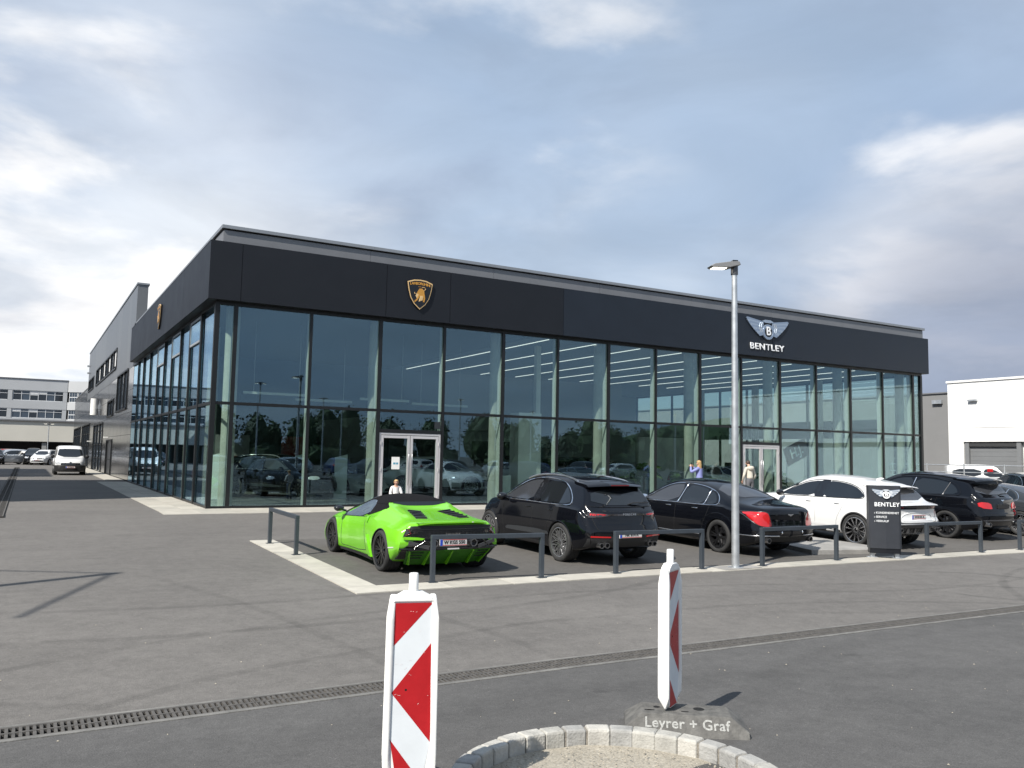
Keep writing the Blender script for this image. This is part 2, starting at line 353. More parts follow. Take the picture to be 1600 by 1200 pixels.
glass_mat('facade_glass', (.83,.90,.865), 1.96, wave=.014); glass_mat('door_glass', (.80,.88,.84), 1.6)

# ================================================================ ground
def lines_to(a, b, step): return [a+i*(b-a)/max(1, round((b-a)/step)) for i in range(max(1, round((b-a)/step))+1)]
xs = sorted(set([-900,-300,-120,-60,-30,-18,-12,-9]+lines_to(-9,27,1.0)+[30,36,45,60,90,140,300,900]))
ys = sorted(set([-900,-300,-120,-70,-45,-34,-30]+lines_to(-27,-19.05,.5)+[-19.05,YB]+lines_to(YB,-1,.9)+[0,10,30,60,100,160,300,900]))
gm = MB(); gi = {}
for j, y in enumerate(ys):
    for i, x in enumerate(xs): gi[(i,j)] = len(gm.v); gm.v.append((x, y, gz(x,y)))
for j in range(len(ys)-1):
    for i in range(len(xs)-1):
        if abs(ys[j]+19.05) < 1e-6 and -9.1 < xs[i] < 26.9: continue
        gm.f.append((gi[(i,j)], gi[(i+1,j)], gi[(i+1,j+1)], gi[(i,j+1)])); gm.m.append(1 if ys[j] < -19 else 0)
gm.build('ground', ['asphalt_old','asphalt_new'], None, smooth=30, kind='structure')
def sheet(mb, x0, x1, y0, y1, dz, th=None, nx=1, ny=1, mi=None):
    """a slab that follows the falling ground"""
    for a in range(nx):
        for b in range(ny):
            p = [(x0+(x1-x0)*(a+i)/nx, y0+(y1-y0)*(b+j)/ny) for i, j in ((0,0),(1,0),(1,1),(0,1))]
            if th is None: mb.add([(x,y,gz(x,y)+dz) for x,y in p], [(0,1,2,3)], mi)
            else: mb.add([(x,y,gz(x,y)+dz-th) for x,y in p]+[(x,y,gz(x,y)+dz) for x,y in p], [(3,2,1,0),(4,5,6,7),(0,1,5,4),(1,2,6,5),(2,3,7,6),(3,0,4,7)], mi)
SX0, SX1, SY0, SY1 = -.66, -.18, -14.62, -14.10
bay = MB(); sheet(bay, SX1, 27, SY1, -8.2, .004, nx=28, ny=8); bay.build('parking_bay', 'asphalt_bay', None, kind='structure')
# paved strips: one slab each
def strip(name, cells, top=.012):
    root = bpy.data.objects.new(name, None); COL.objects.link(root); root['kind'] = 'structure'
    for x0, x1, y0, y1 in cells:
        mb = MB(); g = .004; dz = random.uniform(-.002,.002); sheet(mb, x0+g, x1-g, y0+g, y1-g, top+dz, .05); mb.build('slab', random.choice(['concrete_pale','concrete_pale_b','concrete_pale_c']), root)
    return root
cells = []
x = -1.46
while x < 34.5: cells += [(x, min(x+1.0,34.5), -1.95, -1.0), (x, min(x+1.0,34.5), -1.0, -.07)]; x += 1.0
y = -.07
while y < 22.0: cells += [(-1.46, -.76, y, min(y+1.0,22.2)), (-.76, -.07, y, min(y+1.0,22.2))]; y += 1.0
strip('pavement', cells)
cells = [(SX0,SX1,SY0,SY1)]
y = SY1
while y < -8.3: cells.append((SX0, SX1, y, min(y+1.0,-8.22))); y += 1.0
x = SX1
while x < 26.5: cells.append((x, x+1.0, SY0-.012*max(0,x)*.6, SY1-.012*max(0,x)*.6)); x += 1.0
strip('parking_kerb_strip', cells, .014)
sheetb = MB(); sheetb.add([(9.75,-13.45,gz(9.75,-13.4)+.10),(11.9,-13.9,gz(11.9,-13.9)+.10),(12.1,-10.8,gz(12,-10.8)+.10),(10.5,-10.8,gz(10.5,-10.8)+.10),(9.75,-13.45,gz(9.75,-13.4)-.02),(11.9,-13.9,gz(11.9,-13.9)-.02),(12.1,-10.8,-.25),(10.5,-10.8,-.25)], [(0,1,2,3),(0,4,5,1),(1,5,6,2),(2,6,7,3),(3,7,4,0)])
sheetb.build('loading_plinth', 'concrete_grey', None, bevel=.01, label='low pale concrete slab between the black saloon and the white car', category='slab')
# drain channel with cast gratings
def grate_mesh(Lg, wd, pitch):
    mb = MB(); h = .022
    for a, b in ((-wd/2, -wd/2+.03), (-.012,.012), (wd/2-.03, wd/2)): mb.box(0, Lg-.006, a, b, -h, 0)
    x = .0; n = int(Lg/pitch)
    for i in range(n+1):
        c = i*(Lg-.006)/n; mb.box(max(0,c-.011), min(Lg-.006,c+.011), -wd/2+.03, wd/2-.03, -h, -.002)
    return mb.mesh('grating', 'cast_iron')
drain = bpy.data.objects.new('drain_channel', None); COL.objects.link(drain); drain['kind'] = 'structure'
gme = grate_mesh(1.0, .30, .042)
cb = MB()
for i in range(36):
    x0 = -9+i; a = gz(x0,-18.85); b = gz(x0+1,-18.85)
    o = link('grating', gme, drain, loc=(x0, -18.85, a+.006)); o.rotation_euler = (0, -math.atan2(b-a,1), 0)
    cb.add([(x0,-19.05,gz(x0,-19.05)-.12),(x0+1,-19.05,gz(x0+1,-19.05)-.12),(x0+1,-18.65,gz(x0+1,-18.65)-.12),(x0,-18.65,gz(x0,-18.65)-.12)], [(0,1,2,3)])
cb.build('channel_bed', 'channel_dark', drain)
for ya, yb in ((-19.055,-18.997),(-18.703,-18.645)):
    mb = MB()
    for i in range(36): sheet(mb, -9+i, -8+i, ya, yb, .006, .13)
    mb.build('channel_edge', 'edge_grey', drain)
side_drain = bpy.data.objects.new('side_drain_channel', None); COL.objects.link(side_drain); side_drain['kind'] = 'structure'
MB().box(-5.44,-5.04,-2,56,.001,.003).build('channel_bed', 'channel_dark', side_drain)
gm2 = grate_mesh(2.0, .34, .11)
for i in range(29): o = link('grating', gm2, side_drain, loc=(-5.24, -2+i*2, .024), rz=math.pi/2)

# ================================================================ showroom
SHW, SHD = 33.35, 22.3
MX = [0.52+2.303*k for k in range(15)]
MY = [2.35, 4.42, 6.45, 8.5, 10.55, 12.6, 15.1, 17.6, 19.8]
show = thing('showroom_building', 'long glass car showroom with deep black fascia and grey flat roof edge', 'building')
TZ, HZ = 3.1, 6.03
MB().box(.02, SHW-.02, .02, SHD, .0, .03).build('floor', 'floor_tile', show)
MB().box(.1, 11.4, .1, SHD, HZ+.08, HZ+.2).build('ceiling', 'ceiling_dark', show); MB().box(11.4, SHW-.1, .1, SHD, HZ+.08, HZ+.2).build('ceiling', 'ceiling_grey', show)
# front and left panes
def pane(x0, x1, z0, z1, axis, at, mat='facade_glass', name='window_pane', parent=show):
    mb = MB(); t = .012
    if axis == 'y': mb.box(x0, x1, at-t, at+t, z0, z1)
    else: mb.box(at-t, at+t, x0, x1, z0, z1)
    q0, q1, q2 = (random.uniform(-.004,.004) for _ in range(3)); ci, ai = (1, 0) if axis == 'y' else (0, 1)   # no two panes are set quite alike
    for i, v in enumerate(mb.v):
        v = list(v); v[ci] += q0*((v[ai]-x0)/(x1-x0)-.5) + q1*((v[2]-z0)/(z1-z0)-.5) + q2*.3; mb.v[i] = tuple(v)
    return mb.build(name, mat, parent)
edges = [0.0]+MX+[SHW]
DOORS = (2, 9)
for i, (a, b) in enumerate(zip(edges, edges[1:])):
    pane(a+.03, b-.03, TZ+.03, HZ, 'y', 0)
    if i-1 in DOORS: pane(a+.03, b-.03, 2.50, TZ-.03, 'y', 0)
    else: pane(a+.03, b-.03, .06, TZ-.03, 'y', 0)
def mullion(x, y, axis, w=.10, z1=HZ, thick=True):
    mb = MB(); hw = w/2
    if axis == 'y': mb.box(x-hw, x+hw, -.075, -.015, .0, z1); pb = (x-hw*.8, x+hw*.8, .02, .26)
    else: mb.box(-.075, -.015, y-hw, y+hw, 0, z1); pb = (.02, .20, y-hw*.8, y+hw*.8)
    o = mb.build('mullion', 'frame_black', show)
    if thick: MB().box(*pb, .03, HZ+.08).build('post', 'post_grey' if axis == 'y' else 'frame_black', o)
for i, x in enumerate(MX): mullion(x, 0, 'y', .115 if i % 2 == 0 else .085)
for i, y in enumerate(MY): mullion(0, y, 'x', .17 if y in (2.35,4.42,8.5,12.6,17.6) else .07)
MB().box(-.09,.05,-.09,.05,0,HZ).build('mullion', 'frame_black', show); MB().box(SHW-.05,SHW+.09,-.09,.05,0,HZ).build('mullion', 'frame_black', show)
yed = [0.0]+MY+[SHD-.1]
for i, (a, b) in enumerate(zip(yed, yed[1:])):
    pane(a+.03, b-.03, .06, TZ-.03, 'x', 0); 
    vent = i in (1, 3, 5)
    pane(a+.03, b-.03, TZ+.03, 5.15 if vent else HZ, 'x', 0)
    if vent:
        fr = MB(); z0, z1 = 5.17, HZ-.02
        for q in ((a+.04,a+.10,z0,z1),(b-.10,b-.04,z0,z1)): fr.box(-.07,-.02,q[0],q[1],q[2],q[3])
        for q in ((z0,z0+.07),(z1-.07,z1)): fr.box(-.068,-.022,a+.10,b-.10,q[0],q[1])
        fo = fr.build('vent_frame', 'galv', show); pane(a+.10, b-.10, z0+.07, z1-.07, 'x', -.04, parent=fo, name='vent_pane')
def rail(name, z0, z1, d=.06):
    for i, (a, b) in enumerate(zip(edges, edges[1:])):
        if name == 'transom' or i-1 not in DOORS: MB().box(a+.05, b-.05, -.06, -.0155, z0, z1).build(name, 'frame_black', show)
    for a, b in zip(yed, yed[1:]): MB().box(-.06, -.0155, a+.04, b-.04, z0, z1).build(name, 'frame_black', show)
rail('transom', TZ-.045, TZ+.045); rail('bottom_rail', .0, .075)
MB().box(-.08, SHW+.08, -.08, .02, HZ, 6.16).build('head_rail', 'frame_black', show); MB().box(-.08, .02, .02, SHD, HZ, 6.16).build('head_rail', 'frame_black', show)
# entrance doors
def door_set(x0, x1, notice):
    d = MB(); zt = 2.38
    d.box(x0+.06,x0+.12,-.05,.05,.02,zt); d.box(x1-.12,x1-.06,-.05,.05,.02,zt); d.box(x0+.12,x1-.12,-.05,.05,zt-.06,zt)
    o = d.build('door_frame', 'door_alu', show)
    MB().box(x0+.05,x1-.05,-.06,.0,zt+.005,2.50).build('door_head', 'frame_black', show)
    mid = (x0+x1)/2
    for a, b, sd in ((x0+.13, mid-.01, 1), (mid+.01, x1-.13, -1)):
        m = MB(); z0, z1 = .05, zt-.075
        m.box(a,a+.085,-.045,.03,z0,z1); m.box(b-.085,b,-.045,.03,z0,z1); m.box(a+.085,b-.085,-.04,.025,z1-.09,z1); m.box(a+.085,b-.085,-.04,.025,z0,z0+.11)
        lf = m.build('door', 'door_alu', show); pane(a+.085, b-.085, z0+.11, z1-.09, 'y', -.005, 'door_glass', 'door_pane', lf)
        hx = b-.05 if sd > 0 else a+.05
        MB().tube([(hx,-.05,.7),(hx,-.10,.72),(hx,-.10,1.7),(hx,-.05,1.72)], .014, 8).build('handle', 'steel', lf, smooth=50)
        for hz in (.3, 1.2, 2.05):
            hx2 = a-.005 if sd > 0 else b+.005; MB().cyl((hx2,-.06),.016,hz-.06,hz+.06,8).build('hinge', 'door_alu', lf)
    if notice:
        n = MB().box(x0+.52,x0+.80,-.025,-.021,1.20,1.60).build('notice', 'plastic_white', show); MB().box(x0+.58,x0+.66,-.028,-.0255,1.36,1.42).build('notice_print','notice_blue',n); MB().box(x0+.68,x0+.75,-.028,-.0255,1.36,1.42).build('notice_print','notice_blue',n)
        MB().box(x1-.28,x1-.06,-.02,-.016,2.56,2.80).build('door_sticker','paint_grey',show)
for q, k in enumerate(DOORS): door_set(MX[k], MX[k+1], q == 0)
# columns behind every second mullion
for i in range(0, 15, 2): MB().cyl((MX[i]+.17 if i else .62, .82), .21, .03, HZ+.08, 32).build('column', 'column_concrete', show, smooth=40)
for y in (5.4, 10, 14.6, 19.2): MB().cyl((.9, y), .21, .03, HZ+.08, 28).build('column', 'column_concrete', show, smooth=40)
for y in (5.4, 10, 14.6): MB().cyl((32.5, y), .21, .03, HZ+.08, 28).build('column', 'column_concrete', show, smooth=40)
# fascia panels with open joints
FZ0, FZ1 = 6.13, 7.87
MB().box(-.31, 33.56, -.31, .10, FZ0+.03, FZ1-.03).build('fascia_core', 'joint_dark', show); MB().box(-.31, .10, .10, 21.0, FZ0+.03, FZ1-.03).build('fascia_core', 'joint_dark', show)
fx = [-.35,.57,5.16,7.46,12.05,22.8,33.6]
for i, (a, b) in enumerate(zip(fx, fx[1:])):
    g0 = 0 if i == 0 else .007; g1 = 0 if i == len(fx)-2 else .007
    MB().box(a+g0, b-g1, -.35, -.312, FZ0, FZ1).build('fascia_panel', 'fascia_black' if b < 12.1 else 'fascia_navy', show)
fy = [-.312, 4.4, 9.0, 11.3, 15.9, 21.05]
for i, (a, b) in enumerate(zip(fy, fy[1:])): MB().box(-.35, -.312, a+(.007 if i else 0), b-.007, FZ0, FZ1).build('fascia_panel', 'fascia_black', show)
MB().box(-.312, 33.598, -.312, .10, FZ0-.004, FZ0+.028).build('soffit', 'frame_black', show); MB().box(-.312, .10, .10, 21.04, FZ0-.004, FZ0+.028).build('soffit', 'frame_black', show)
MB().box(-.35, 33.6, -.312, .12, FZ1-.025, FZ1+.006).build('fascia_cap', 'fascia_black', show); MB().box(-.35, .12, .12, 21.05, FZ1-.025, FZ1+.006).build('fascia_cap', 'fascia_black', show)
MB().box(33.562, 33.6, -.312, 1.2, FZ0, FZ1-.026).build('fascia_panel', 'fascia_navy', show)
# roof edge set back above the fascia
rx = [.06, 4.7, 9.3, 13.9, 18.5, 23.1, 27.7, 33.7]
for a, b in zip(rx, rx[1:]): MB().box(a+.004, b-.004, .0, .06, FZ1-.3, 8.30).build('roof_band', 'roof_metal', show)
ry = [.065, 4.7, 9.3, 13.9, 18.5, 23.4]
for a, b in zip(ry, ry[1:]): MB().box(.06, .12, a+.004, b-.004, FZ1-.3, 8.30).build('roof_band', 'roof_metal', show)
MB().box(.0, 33.78, -.075, .28, 8.34, 8.45).build('roof_flashing', 'roof_flash', show, bevel=.008); MB().box(.0, .30, .283, 23.45, 8.34, 8.45).build('roof_flashing', 'roof_flash', show, bevel=.008)
MB().box(.05, 33.7, .02, 23.4, 8.30, 8.338).build('roof_gap', 'joint_dark', show); MB().box(.12, 33.7, .06, SHD, 7.9, 8.0).build('roof_deck', 'roof_metal', show)
MB().box(33.64, 33.7, .06, SHD, 6.2, 8.30).build('roof_band', 'roof_metal', show)
# ceiling strip lamps
for i in range(14):
    x = 12.1+2.17*i
    if x < 32.5: MB().box(x-.011, x+.011, .7, 14.4, HZ+.055, HZ+.078).build('ceiling_strip', 'strip_lamp', show)
for x, y, l in ((2.6, 3.0, 2.2), (5.0, 5.4, 2.2), (6.6, 3.2, 1.9), (9.4, 4.4, 2.4)):
    o = MB().box(x-l/2, x+l/2, y-.045, y+.045, 3.62, 3.70).build('hanging_lamp', 'post_grey', show)
    for q in (-.35, .35): MB().tube([(x+l*q,y,3.70),(x+l*q,y,HZ+.08)], .006, 4).build('hanger', 'steel', o)
# inner walls
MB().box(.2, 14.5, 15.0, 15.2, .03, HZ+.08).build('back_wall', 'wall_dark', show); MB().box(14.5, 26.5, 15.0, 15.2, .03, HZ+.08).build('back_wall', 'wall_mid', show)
MB().box(14.5, 33.0, 14.5, 15.0, 3.05, 3.9).build('gallery_edge', 'wall_mid', show)
MB().box(11.35, 12.35, 1.55, 2.2, .03, 3.35).build('partition', 'wall_white', show); MB().box(12.75, 12.95, 2.6, 2.8, .03, HZ+.08).build('partition_post', 'wall_white', show)
MB().box(8.0, 8.2, 9.0, 15.0, .03, 3.3).build('partition', 'wall_mid', show); MB().box(9.3, 10.6, 9.5, 9.65, .03, 2.9).build('wall_screen', 'wall_dark', show)
MB().box(24.2, 28.0, 10.5, 10.7, .03, 2.9).build('partition', 'wall_white', show); MB().box(28.2, 29.0, 6.0, 6.15, .03, 2.7).build('partition', 'wall_white', show)
# right-hand side: glazed with a dark band
red = [0.0]+[2.3*k for k in range(1, 9)]+[SHD-.1]
for i, (a, b) in enumerate(zip(red, red[1:])):
    pane(a+.05, b-.05, .06, 3.0, 'x', SHW); pane(a+.05, b-.05, 3.95 if i > 0 else 3.05, HZ, 'x', SHW)
    if i > 0: MB().box(SHW-.03, SHW+.03, a+.05, b-.05, 3.0, 3.95).build('spandrel', 'fascia_navy', show)
    MB().box(SHW-.06, SHW+.06, b-.05, b+.05, 0, HZ+.08).build('mullion', 'frame_black', show)
MB().box(SHW-.08, SHW+.08, .06, SHD, HZ, HZ+.18).build('head_rail', 'frame_black', show)
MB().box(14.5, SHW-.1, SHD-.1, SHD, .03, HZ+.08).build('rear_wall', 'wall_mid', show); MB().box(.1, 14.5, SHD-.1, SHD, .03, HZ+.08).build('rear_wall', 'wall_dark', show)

# ================================================================ workshop wing
ws_ = thing('workshop_building', 'silver and slate clad workshop wing behind the showroom', 'building')
MB().box(.10, 12, 22.5, 85, .0, 6.1).build('core', 'joint_dark', ws_); MB().box(.10, 12, 62, 85, 6.1, 7.2).build('core', 'joint_dark', ws_)
MB().box(.10, .50, 22.95, 61.9, 6.1, 10.5).build('screen_core', 'joint_dark', ws_)
OPEN = [(33.0,51.2,6.78,8.15),(53.9,60.8,6.80,7.9),(25.3,31.5,3.9,6.2),(33.6,38.0,3.8,4.92),(41.3,50.5,0,3.6),(33.1,37.2,0,2.3),(56,67,0,3.9),(70,83,0,3.9)]
def clad(y0, y1, z0, z1, mats, dy, dz):
    """cladding panels, cut back where windows and doors sit"""
    yy = lines_to(y0, y1, dy); zz_ = lines_to(z0, z1, dz)
    for a, b in zip(yy, yy[1:]):
        for c, d in zip(zz_, zz_[1:]):
            parts = [(a, b, c, d)]
            for (oa, ob, oc, od) in OPEN:
                nxt = []
                for (p, q, r, s) in parts:
                    if q <= oa or p >= ob or s <= oc or r >= od: nxt.append((p,q,r,s)); continue
                    if p < oa: nxt.append((p,oa,r,s))
                    if q > ob: nxt.append((ob,q,r,s))
                    lo, hi = max(p,oa), min(q,ob)
                    if r < oc: nxt.append((lo,hi,r,oc))
                    if s > od: nxt.append((lo,hi,od,s))
                parts = nxt
            for (p, q, r, s) in parts:
                if q-p < .05 or s-r < .05: continue
                MB().box(.0, .09, p+.008, q-.008, r+.008, s-.008).build('cladding_panel', random.choice(mats), ws_)
clad(22.9, 61.95, 6.1, 10.5, ['silver_panel','silver_panel_b'], 3.9, 4.4)
clad(22.4, 85, 0.05, 6.1, ['slate_panel','slate_panel_b'], 5.2, 1.21)
clad(61.95, 85, 6.1, 7.25, ['slate_panel','slate_panel_b'], 5.8, 1.15)
MB().box(.0, .52, 22.85, 22.92, 6.4, 10.52).build('end_panel', 'silver_panel', ws_); MB().box(-.04, .58, 22.8, 62.0, 10.52, 10.62).build('coping', 'roof_flash', ws_); MB().box(-.03, .4, 62.0, 85.1, 7.27, 7.36).build('coping', 'roof_metal', ws_)
for (a, b, c, d) in OPEN:
    big = c == 0
    fr = MB(); t = .09
    fr.box(-.05,.10,a,a+t,c,d); fr.box(-.05,.10,b-t,b,c,d); fr.box(-.049,.099,a+t,b-t,d-t,d)
    if not big: fr.box(-.08,.099,a+t,b-t,c,c+t)
    o = fr.build('door_frame' if big else 'window_frame', 'frame_black', ws_)
    n = max(1, round((b-a)/(3.0 if big else 2.2))); st = (b-a-2*t)/n
    for i in range(n):
        p, q = a+t+i*st+.03, a+t+(i+1)*st-.03
        MB().box(.05,.08,p,q,c+(.04 if big else t),d-t).build('gate_leaf' if big else 'pane', 'gate_dark' if big and (b-a) < 5 else 'window_blue', o)
        if big:
            for zz2 in (1.0, 2.0, 3.0):
                if zz2 < d-.3: MB().box(.02,.049,p,q,zz2-.03,zz2+.03).build('gate_bar', 'frame_black', o)
        if i: MB().box(-.03,.05,p-.06,p-.0,c+t,d-t).build('mullion', 'frame_black', o)
    if (a, b) == (33.0, 51.2):
        for i in range(0, n, 2): MB().box(.045,.049,a+t+i*st+.2,a+t+(i+1)*st-.3,c+.3,d-t-.02).build('blind', 'blind_white', o)
for y, z in ((61.0,9.3),(60.3,8.6)): MB().obox((-.12,y,z),.22,.3,.16).build('wall_lamp', 'galv', ws_, bevel=.02)
MB().cyl((-.35,45.8),.28,4.25,5.5,20).build('wall_drum', 'plastic_white', ws_, smooth=40); MB().box(-.12,0,45.4,46.2,4.7,5.0).build('drum_bracket','galv',ws_)
for y, z in ((36.2,2.45),(53.5,2.3)): MB().obox((-.14,y,z),.26,.5,.08).build('door_lamp', 'plastic_white', ws_)
MB().box(-.9,-.03,24,85,-.02,.03).build('footing', 'concrete_pale', ws_)

# ================================================================ far left: office block over a hall
off = thing('office_building', 'long grey office block with two window bands behind the parked cars', 'building')
OY = 96.0
def px_wall(name, x0, x1, z0, z1, mat, y=OY, d=1.0, parent=off): return MB().box(x0, x1, y, y+d, z0, z1).build(name, mat, parent)
px_wall('core', -70, .2, 2.4, 10.2, 'joint_dark', OY+.3, 14)
px_wall('wall', -70, -.5, 8.85, 10.25, 'render_light'); px_wall('wall', -70, -.5, 6.55, 7.55, 'render_light'); px_wall('wall', -70, -.5, 5.0, 5.35, 'render_light')
px_wall('ledge', -70, 2, 4.95, 5.12, 'roof_metal', OY-1.4, 1.4)
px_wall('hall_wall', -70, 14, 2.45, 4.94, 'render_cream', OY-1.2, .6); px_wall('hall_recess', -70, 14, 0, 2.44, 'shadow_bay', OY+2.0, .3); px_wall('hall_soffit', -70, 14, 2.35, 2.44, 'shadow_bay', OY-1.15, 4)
for x in range(-66, 14, 7): MB().box(x, x+.5, OY-1.0, OY-.4, 0, 2.4).build('hall_pillar', 'wall_mid', off)
px_wall('roof_coping', -70, -.4, 10.26, 10.36, 'roof_metal', OY-.08, 1.0)
for zb, zt in ((7.56, 8.84), (5.36, 6.54)):
    x = -1.0; b = 0
    while x > -30:
        MB().box(x+.02, x+.5, OY+.02, OY+.5, zb, zt).build('pier', 'render_light', off)
        n = 5 if b % 3 else 6
        for i in range(n):
            x -= .92
            f = MB()
            f.box(x, x+.06, OY+.08, OY+.16, zb, zt); f.box(x+.06, x+.92, OY+.08, OY+.16, zb, zb+.07); f.box(x+.06, x+.92, OY+.08, OY+.16, zt-.07, zt); f.box(x+.06, x+.92, OY+.085, OY+.155, zb+.82, zb+.87)
            w = f.build('window', 'frame_white', off); MB().box(x+.06, x+.92, OY+.13, OY+.15, zb+.07, zt-.07).build('pane', random.choice(['window_dark','window_blue','window_dark']), w)
            if random.random() < .35: MB().box(x+.07, x+.91, OY+.10, OY+.12, zt-.07-random.uniform(.2,.6), zt-.07).build('blind', 'blind_white', w)
        x -= .55; b += 1
# wing that comes forward on the right
wing = thing('office_wing', 'pale wing of the far office block turning forward beside the workshop', 'building')
def wbox(name, a0, a1, z0, z1, mat, d0=0, d1=.5, parent=wing):
    p0 = Vector((-.45, OY)); dr = Vector((.83, -.56)).normalized(); nr = Vector((dr.y, -dr.x)); 
    if nr.y > 0: nr = -nr
    q = [p0+dr*a0-nr*d0, p0+dr*a1-nr*d0, p0+dr*a1-nr*d1, p0+dr*a0-nr*d1]
    return MB().add([(v.x,v.y,z0) for v in q]+[(v.x,v.y,z1) for v in q], [(3,2,1,0),(4,5,6,7),(0,1,5,4),(1,2,6,5),(2,3,7,6),(3,0,4,7)]).build(name, mat, parent)
wbox('core', 0, 11, 5.0, 10.2, 'joint_dark', .3, 3); wbox('wall', 0, 11, 8.85, 10.25, 'render_light', 0, .3); wbox('wall', 0, 11, 6.55, 7.55, 'render_light', 0, .3); wbox('wall', 0, 11, 5.12, 5.35, 'render_light', 0, .3)
for zb, zt in ((7.56, 8.84), (5.36, 6.54)):
    for i in range(9):
        a = .15+i*1.2
        w = wbox('window', a, a+1.1, zb, zt, 'frame_white', .10, .16); 
        for q in range(3):
            for r in range(2): wbox('pane', a+.06+q*.34, a+.36+q*.34, zb+.06+r*(zt-zb)*.5, zb-.04+(r+1)*(zt-zb)*.5, 'window_blue', .085, .11, w)

# ================================================================ right: white and grey halls, facing the sun
def hall(name, label, y0, y1, h, mat, X=50.0):
    t = thing(name, label, 'building')
    MB().box(X+.3, X+20, y0, y1, -.4, h-.1).build('core', mat, t)
    return t
wh = hall('white_hall', 'bright white rendered hall with grey roller gate at the right edge', -30, 9.2, 7.3, 'render_white')
X = 50.0
for a, b in ((8.15, 9.2), (-30, 8.15)):
    z0 = -.4 if a > 8 else 4.2
    MB().box(X, X+.29, a+.002, b-.002, z0, 7.28).build('wall', 'render_white', wh)
MB().box(X-.03, X+.29, -30, 8.13, 3.26, 4.17).build('gate_canopy', 'render_white', wh); MB().box(X-.08, X+.4, -30, 9.26, 7.285, 7.42).build('coping', 'plastic_white', wh)
for a, b in ((4.4, 8.1), (-2, 4.0)):
    MB().box(X+.05, X+.29, b-.28, b, -.4, 3.25).build('gate_frame', 'gate_grey', wh); MB().box(X+.05, X+.29, a, a+.28, -.4, 3.25).build('gate_frame', 'gate_grey', wh)
    for i in range(11): MB().box(X+.20, X+.26, a+.29, b-.29, -.4+i*.3, -.4+i*.3+.292).build('gate_slat', 'gate_grey', wh)
    MB().box(X+.06, X+.12, a+.28, b-.28, 2.95, 3.25).build('gate_box', 'wall_dark', wh)
MB().obox((X-.1,7.4,6.02),.2,.6,.12).build('wall_lamp', 'galv', wh)
gh = hall('grey_hall', 'grey rendered hall between the showroom and the white hall', 9.22, 70, 6.65, 'render_grey', 50.35)
yy = [9.25, 14, 21, 28, 35, 42, 56, 70]
for a, b in zip(yy, yy[1:]): MB().box(50.3, 50.62, a+.01, b-.01, -.4, 6.62).build('wall', 'render_grey' if a < 16 else 'render_lilac', gh)
MB().box(50.2, 50.8, 9.2, 70, 6.63, 6.72).build('coping', 'roof_metal', gh); MB().obox((50.2,10.1,6.05),.22,.7,.26).build('wall_lamp', 'galv', gh)
for i in range(6): MB().box(50.22, 50.29, 12.6, 13.6, .3+i*.62, .8+i*.62).build('louvre', 'frame_black', gh)
# ================================================================ vehicles
def pchip(pts):
    x = np.array([p[0] for p in pts], float); y = np.array([p[1] for p in pts], float)
    h = np.diff(x); d = np.diff(y)/h; m = np.zeros(len(x)); m[0] = d[0]; m[-1] = d[-1]
    for i in range(1, len(x)-1):
        if d[i-1]*d[i] > 0:
            w1 = 2*h[i]+h[i-1]; w2 = h[i]+2*h[i-1]; m[i] = (w1+w2)/(w1/d[i-1]+w2/d[i])
    def f(t):
        if t <= x[0]: return float(y[0])
        if t >= x[-1]: return float(y[-1])
        i = int(np.searchsorted(x, t)-1); i = max(0, min(i, len(h)-1)); s = (t-x[i])/h[i]
        return float((1+2*s)*(1-s)**2*y[i] + s*(1-s)**2*h[i]*m[i] + s*s*(3-2*s)*y[i+1] + s*s*(s-1)*h[i]*m[i+1])
    return f
def chaikin(poly, it=2, closed=True):
    for _ in range(it):
        q = []; n = len(poly)
        for i in range(n if closed else n-1):
            a = poly[i]; b = poly[(i+1)%n]
            q += [(a[0]*.75+b[0]*.25, a[1]*.75+b[1]*.25), (a[0]*.25+b[0]*.75, a[1]*.25+b[1]*.75)]
        poly = q if closed else [poly[0]]+q+[poly[-1]]
    return poly
def mir(poly): return [(-a, b) for a, b in reversed(poly)]

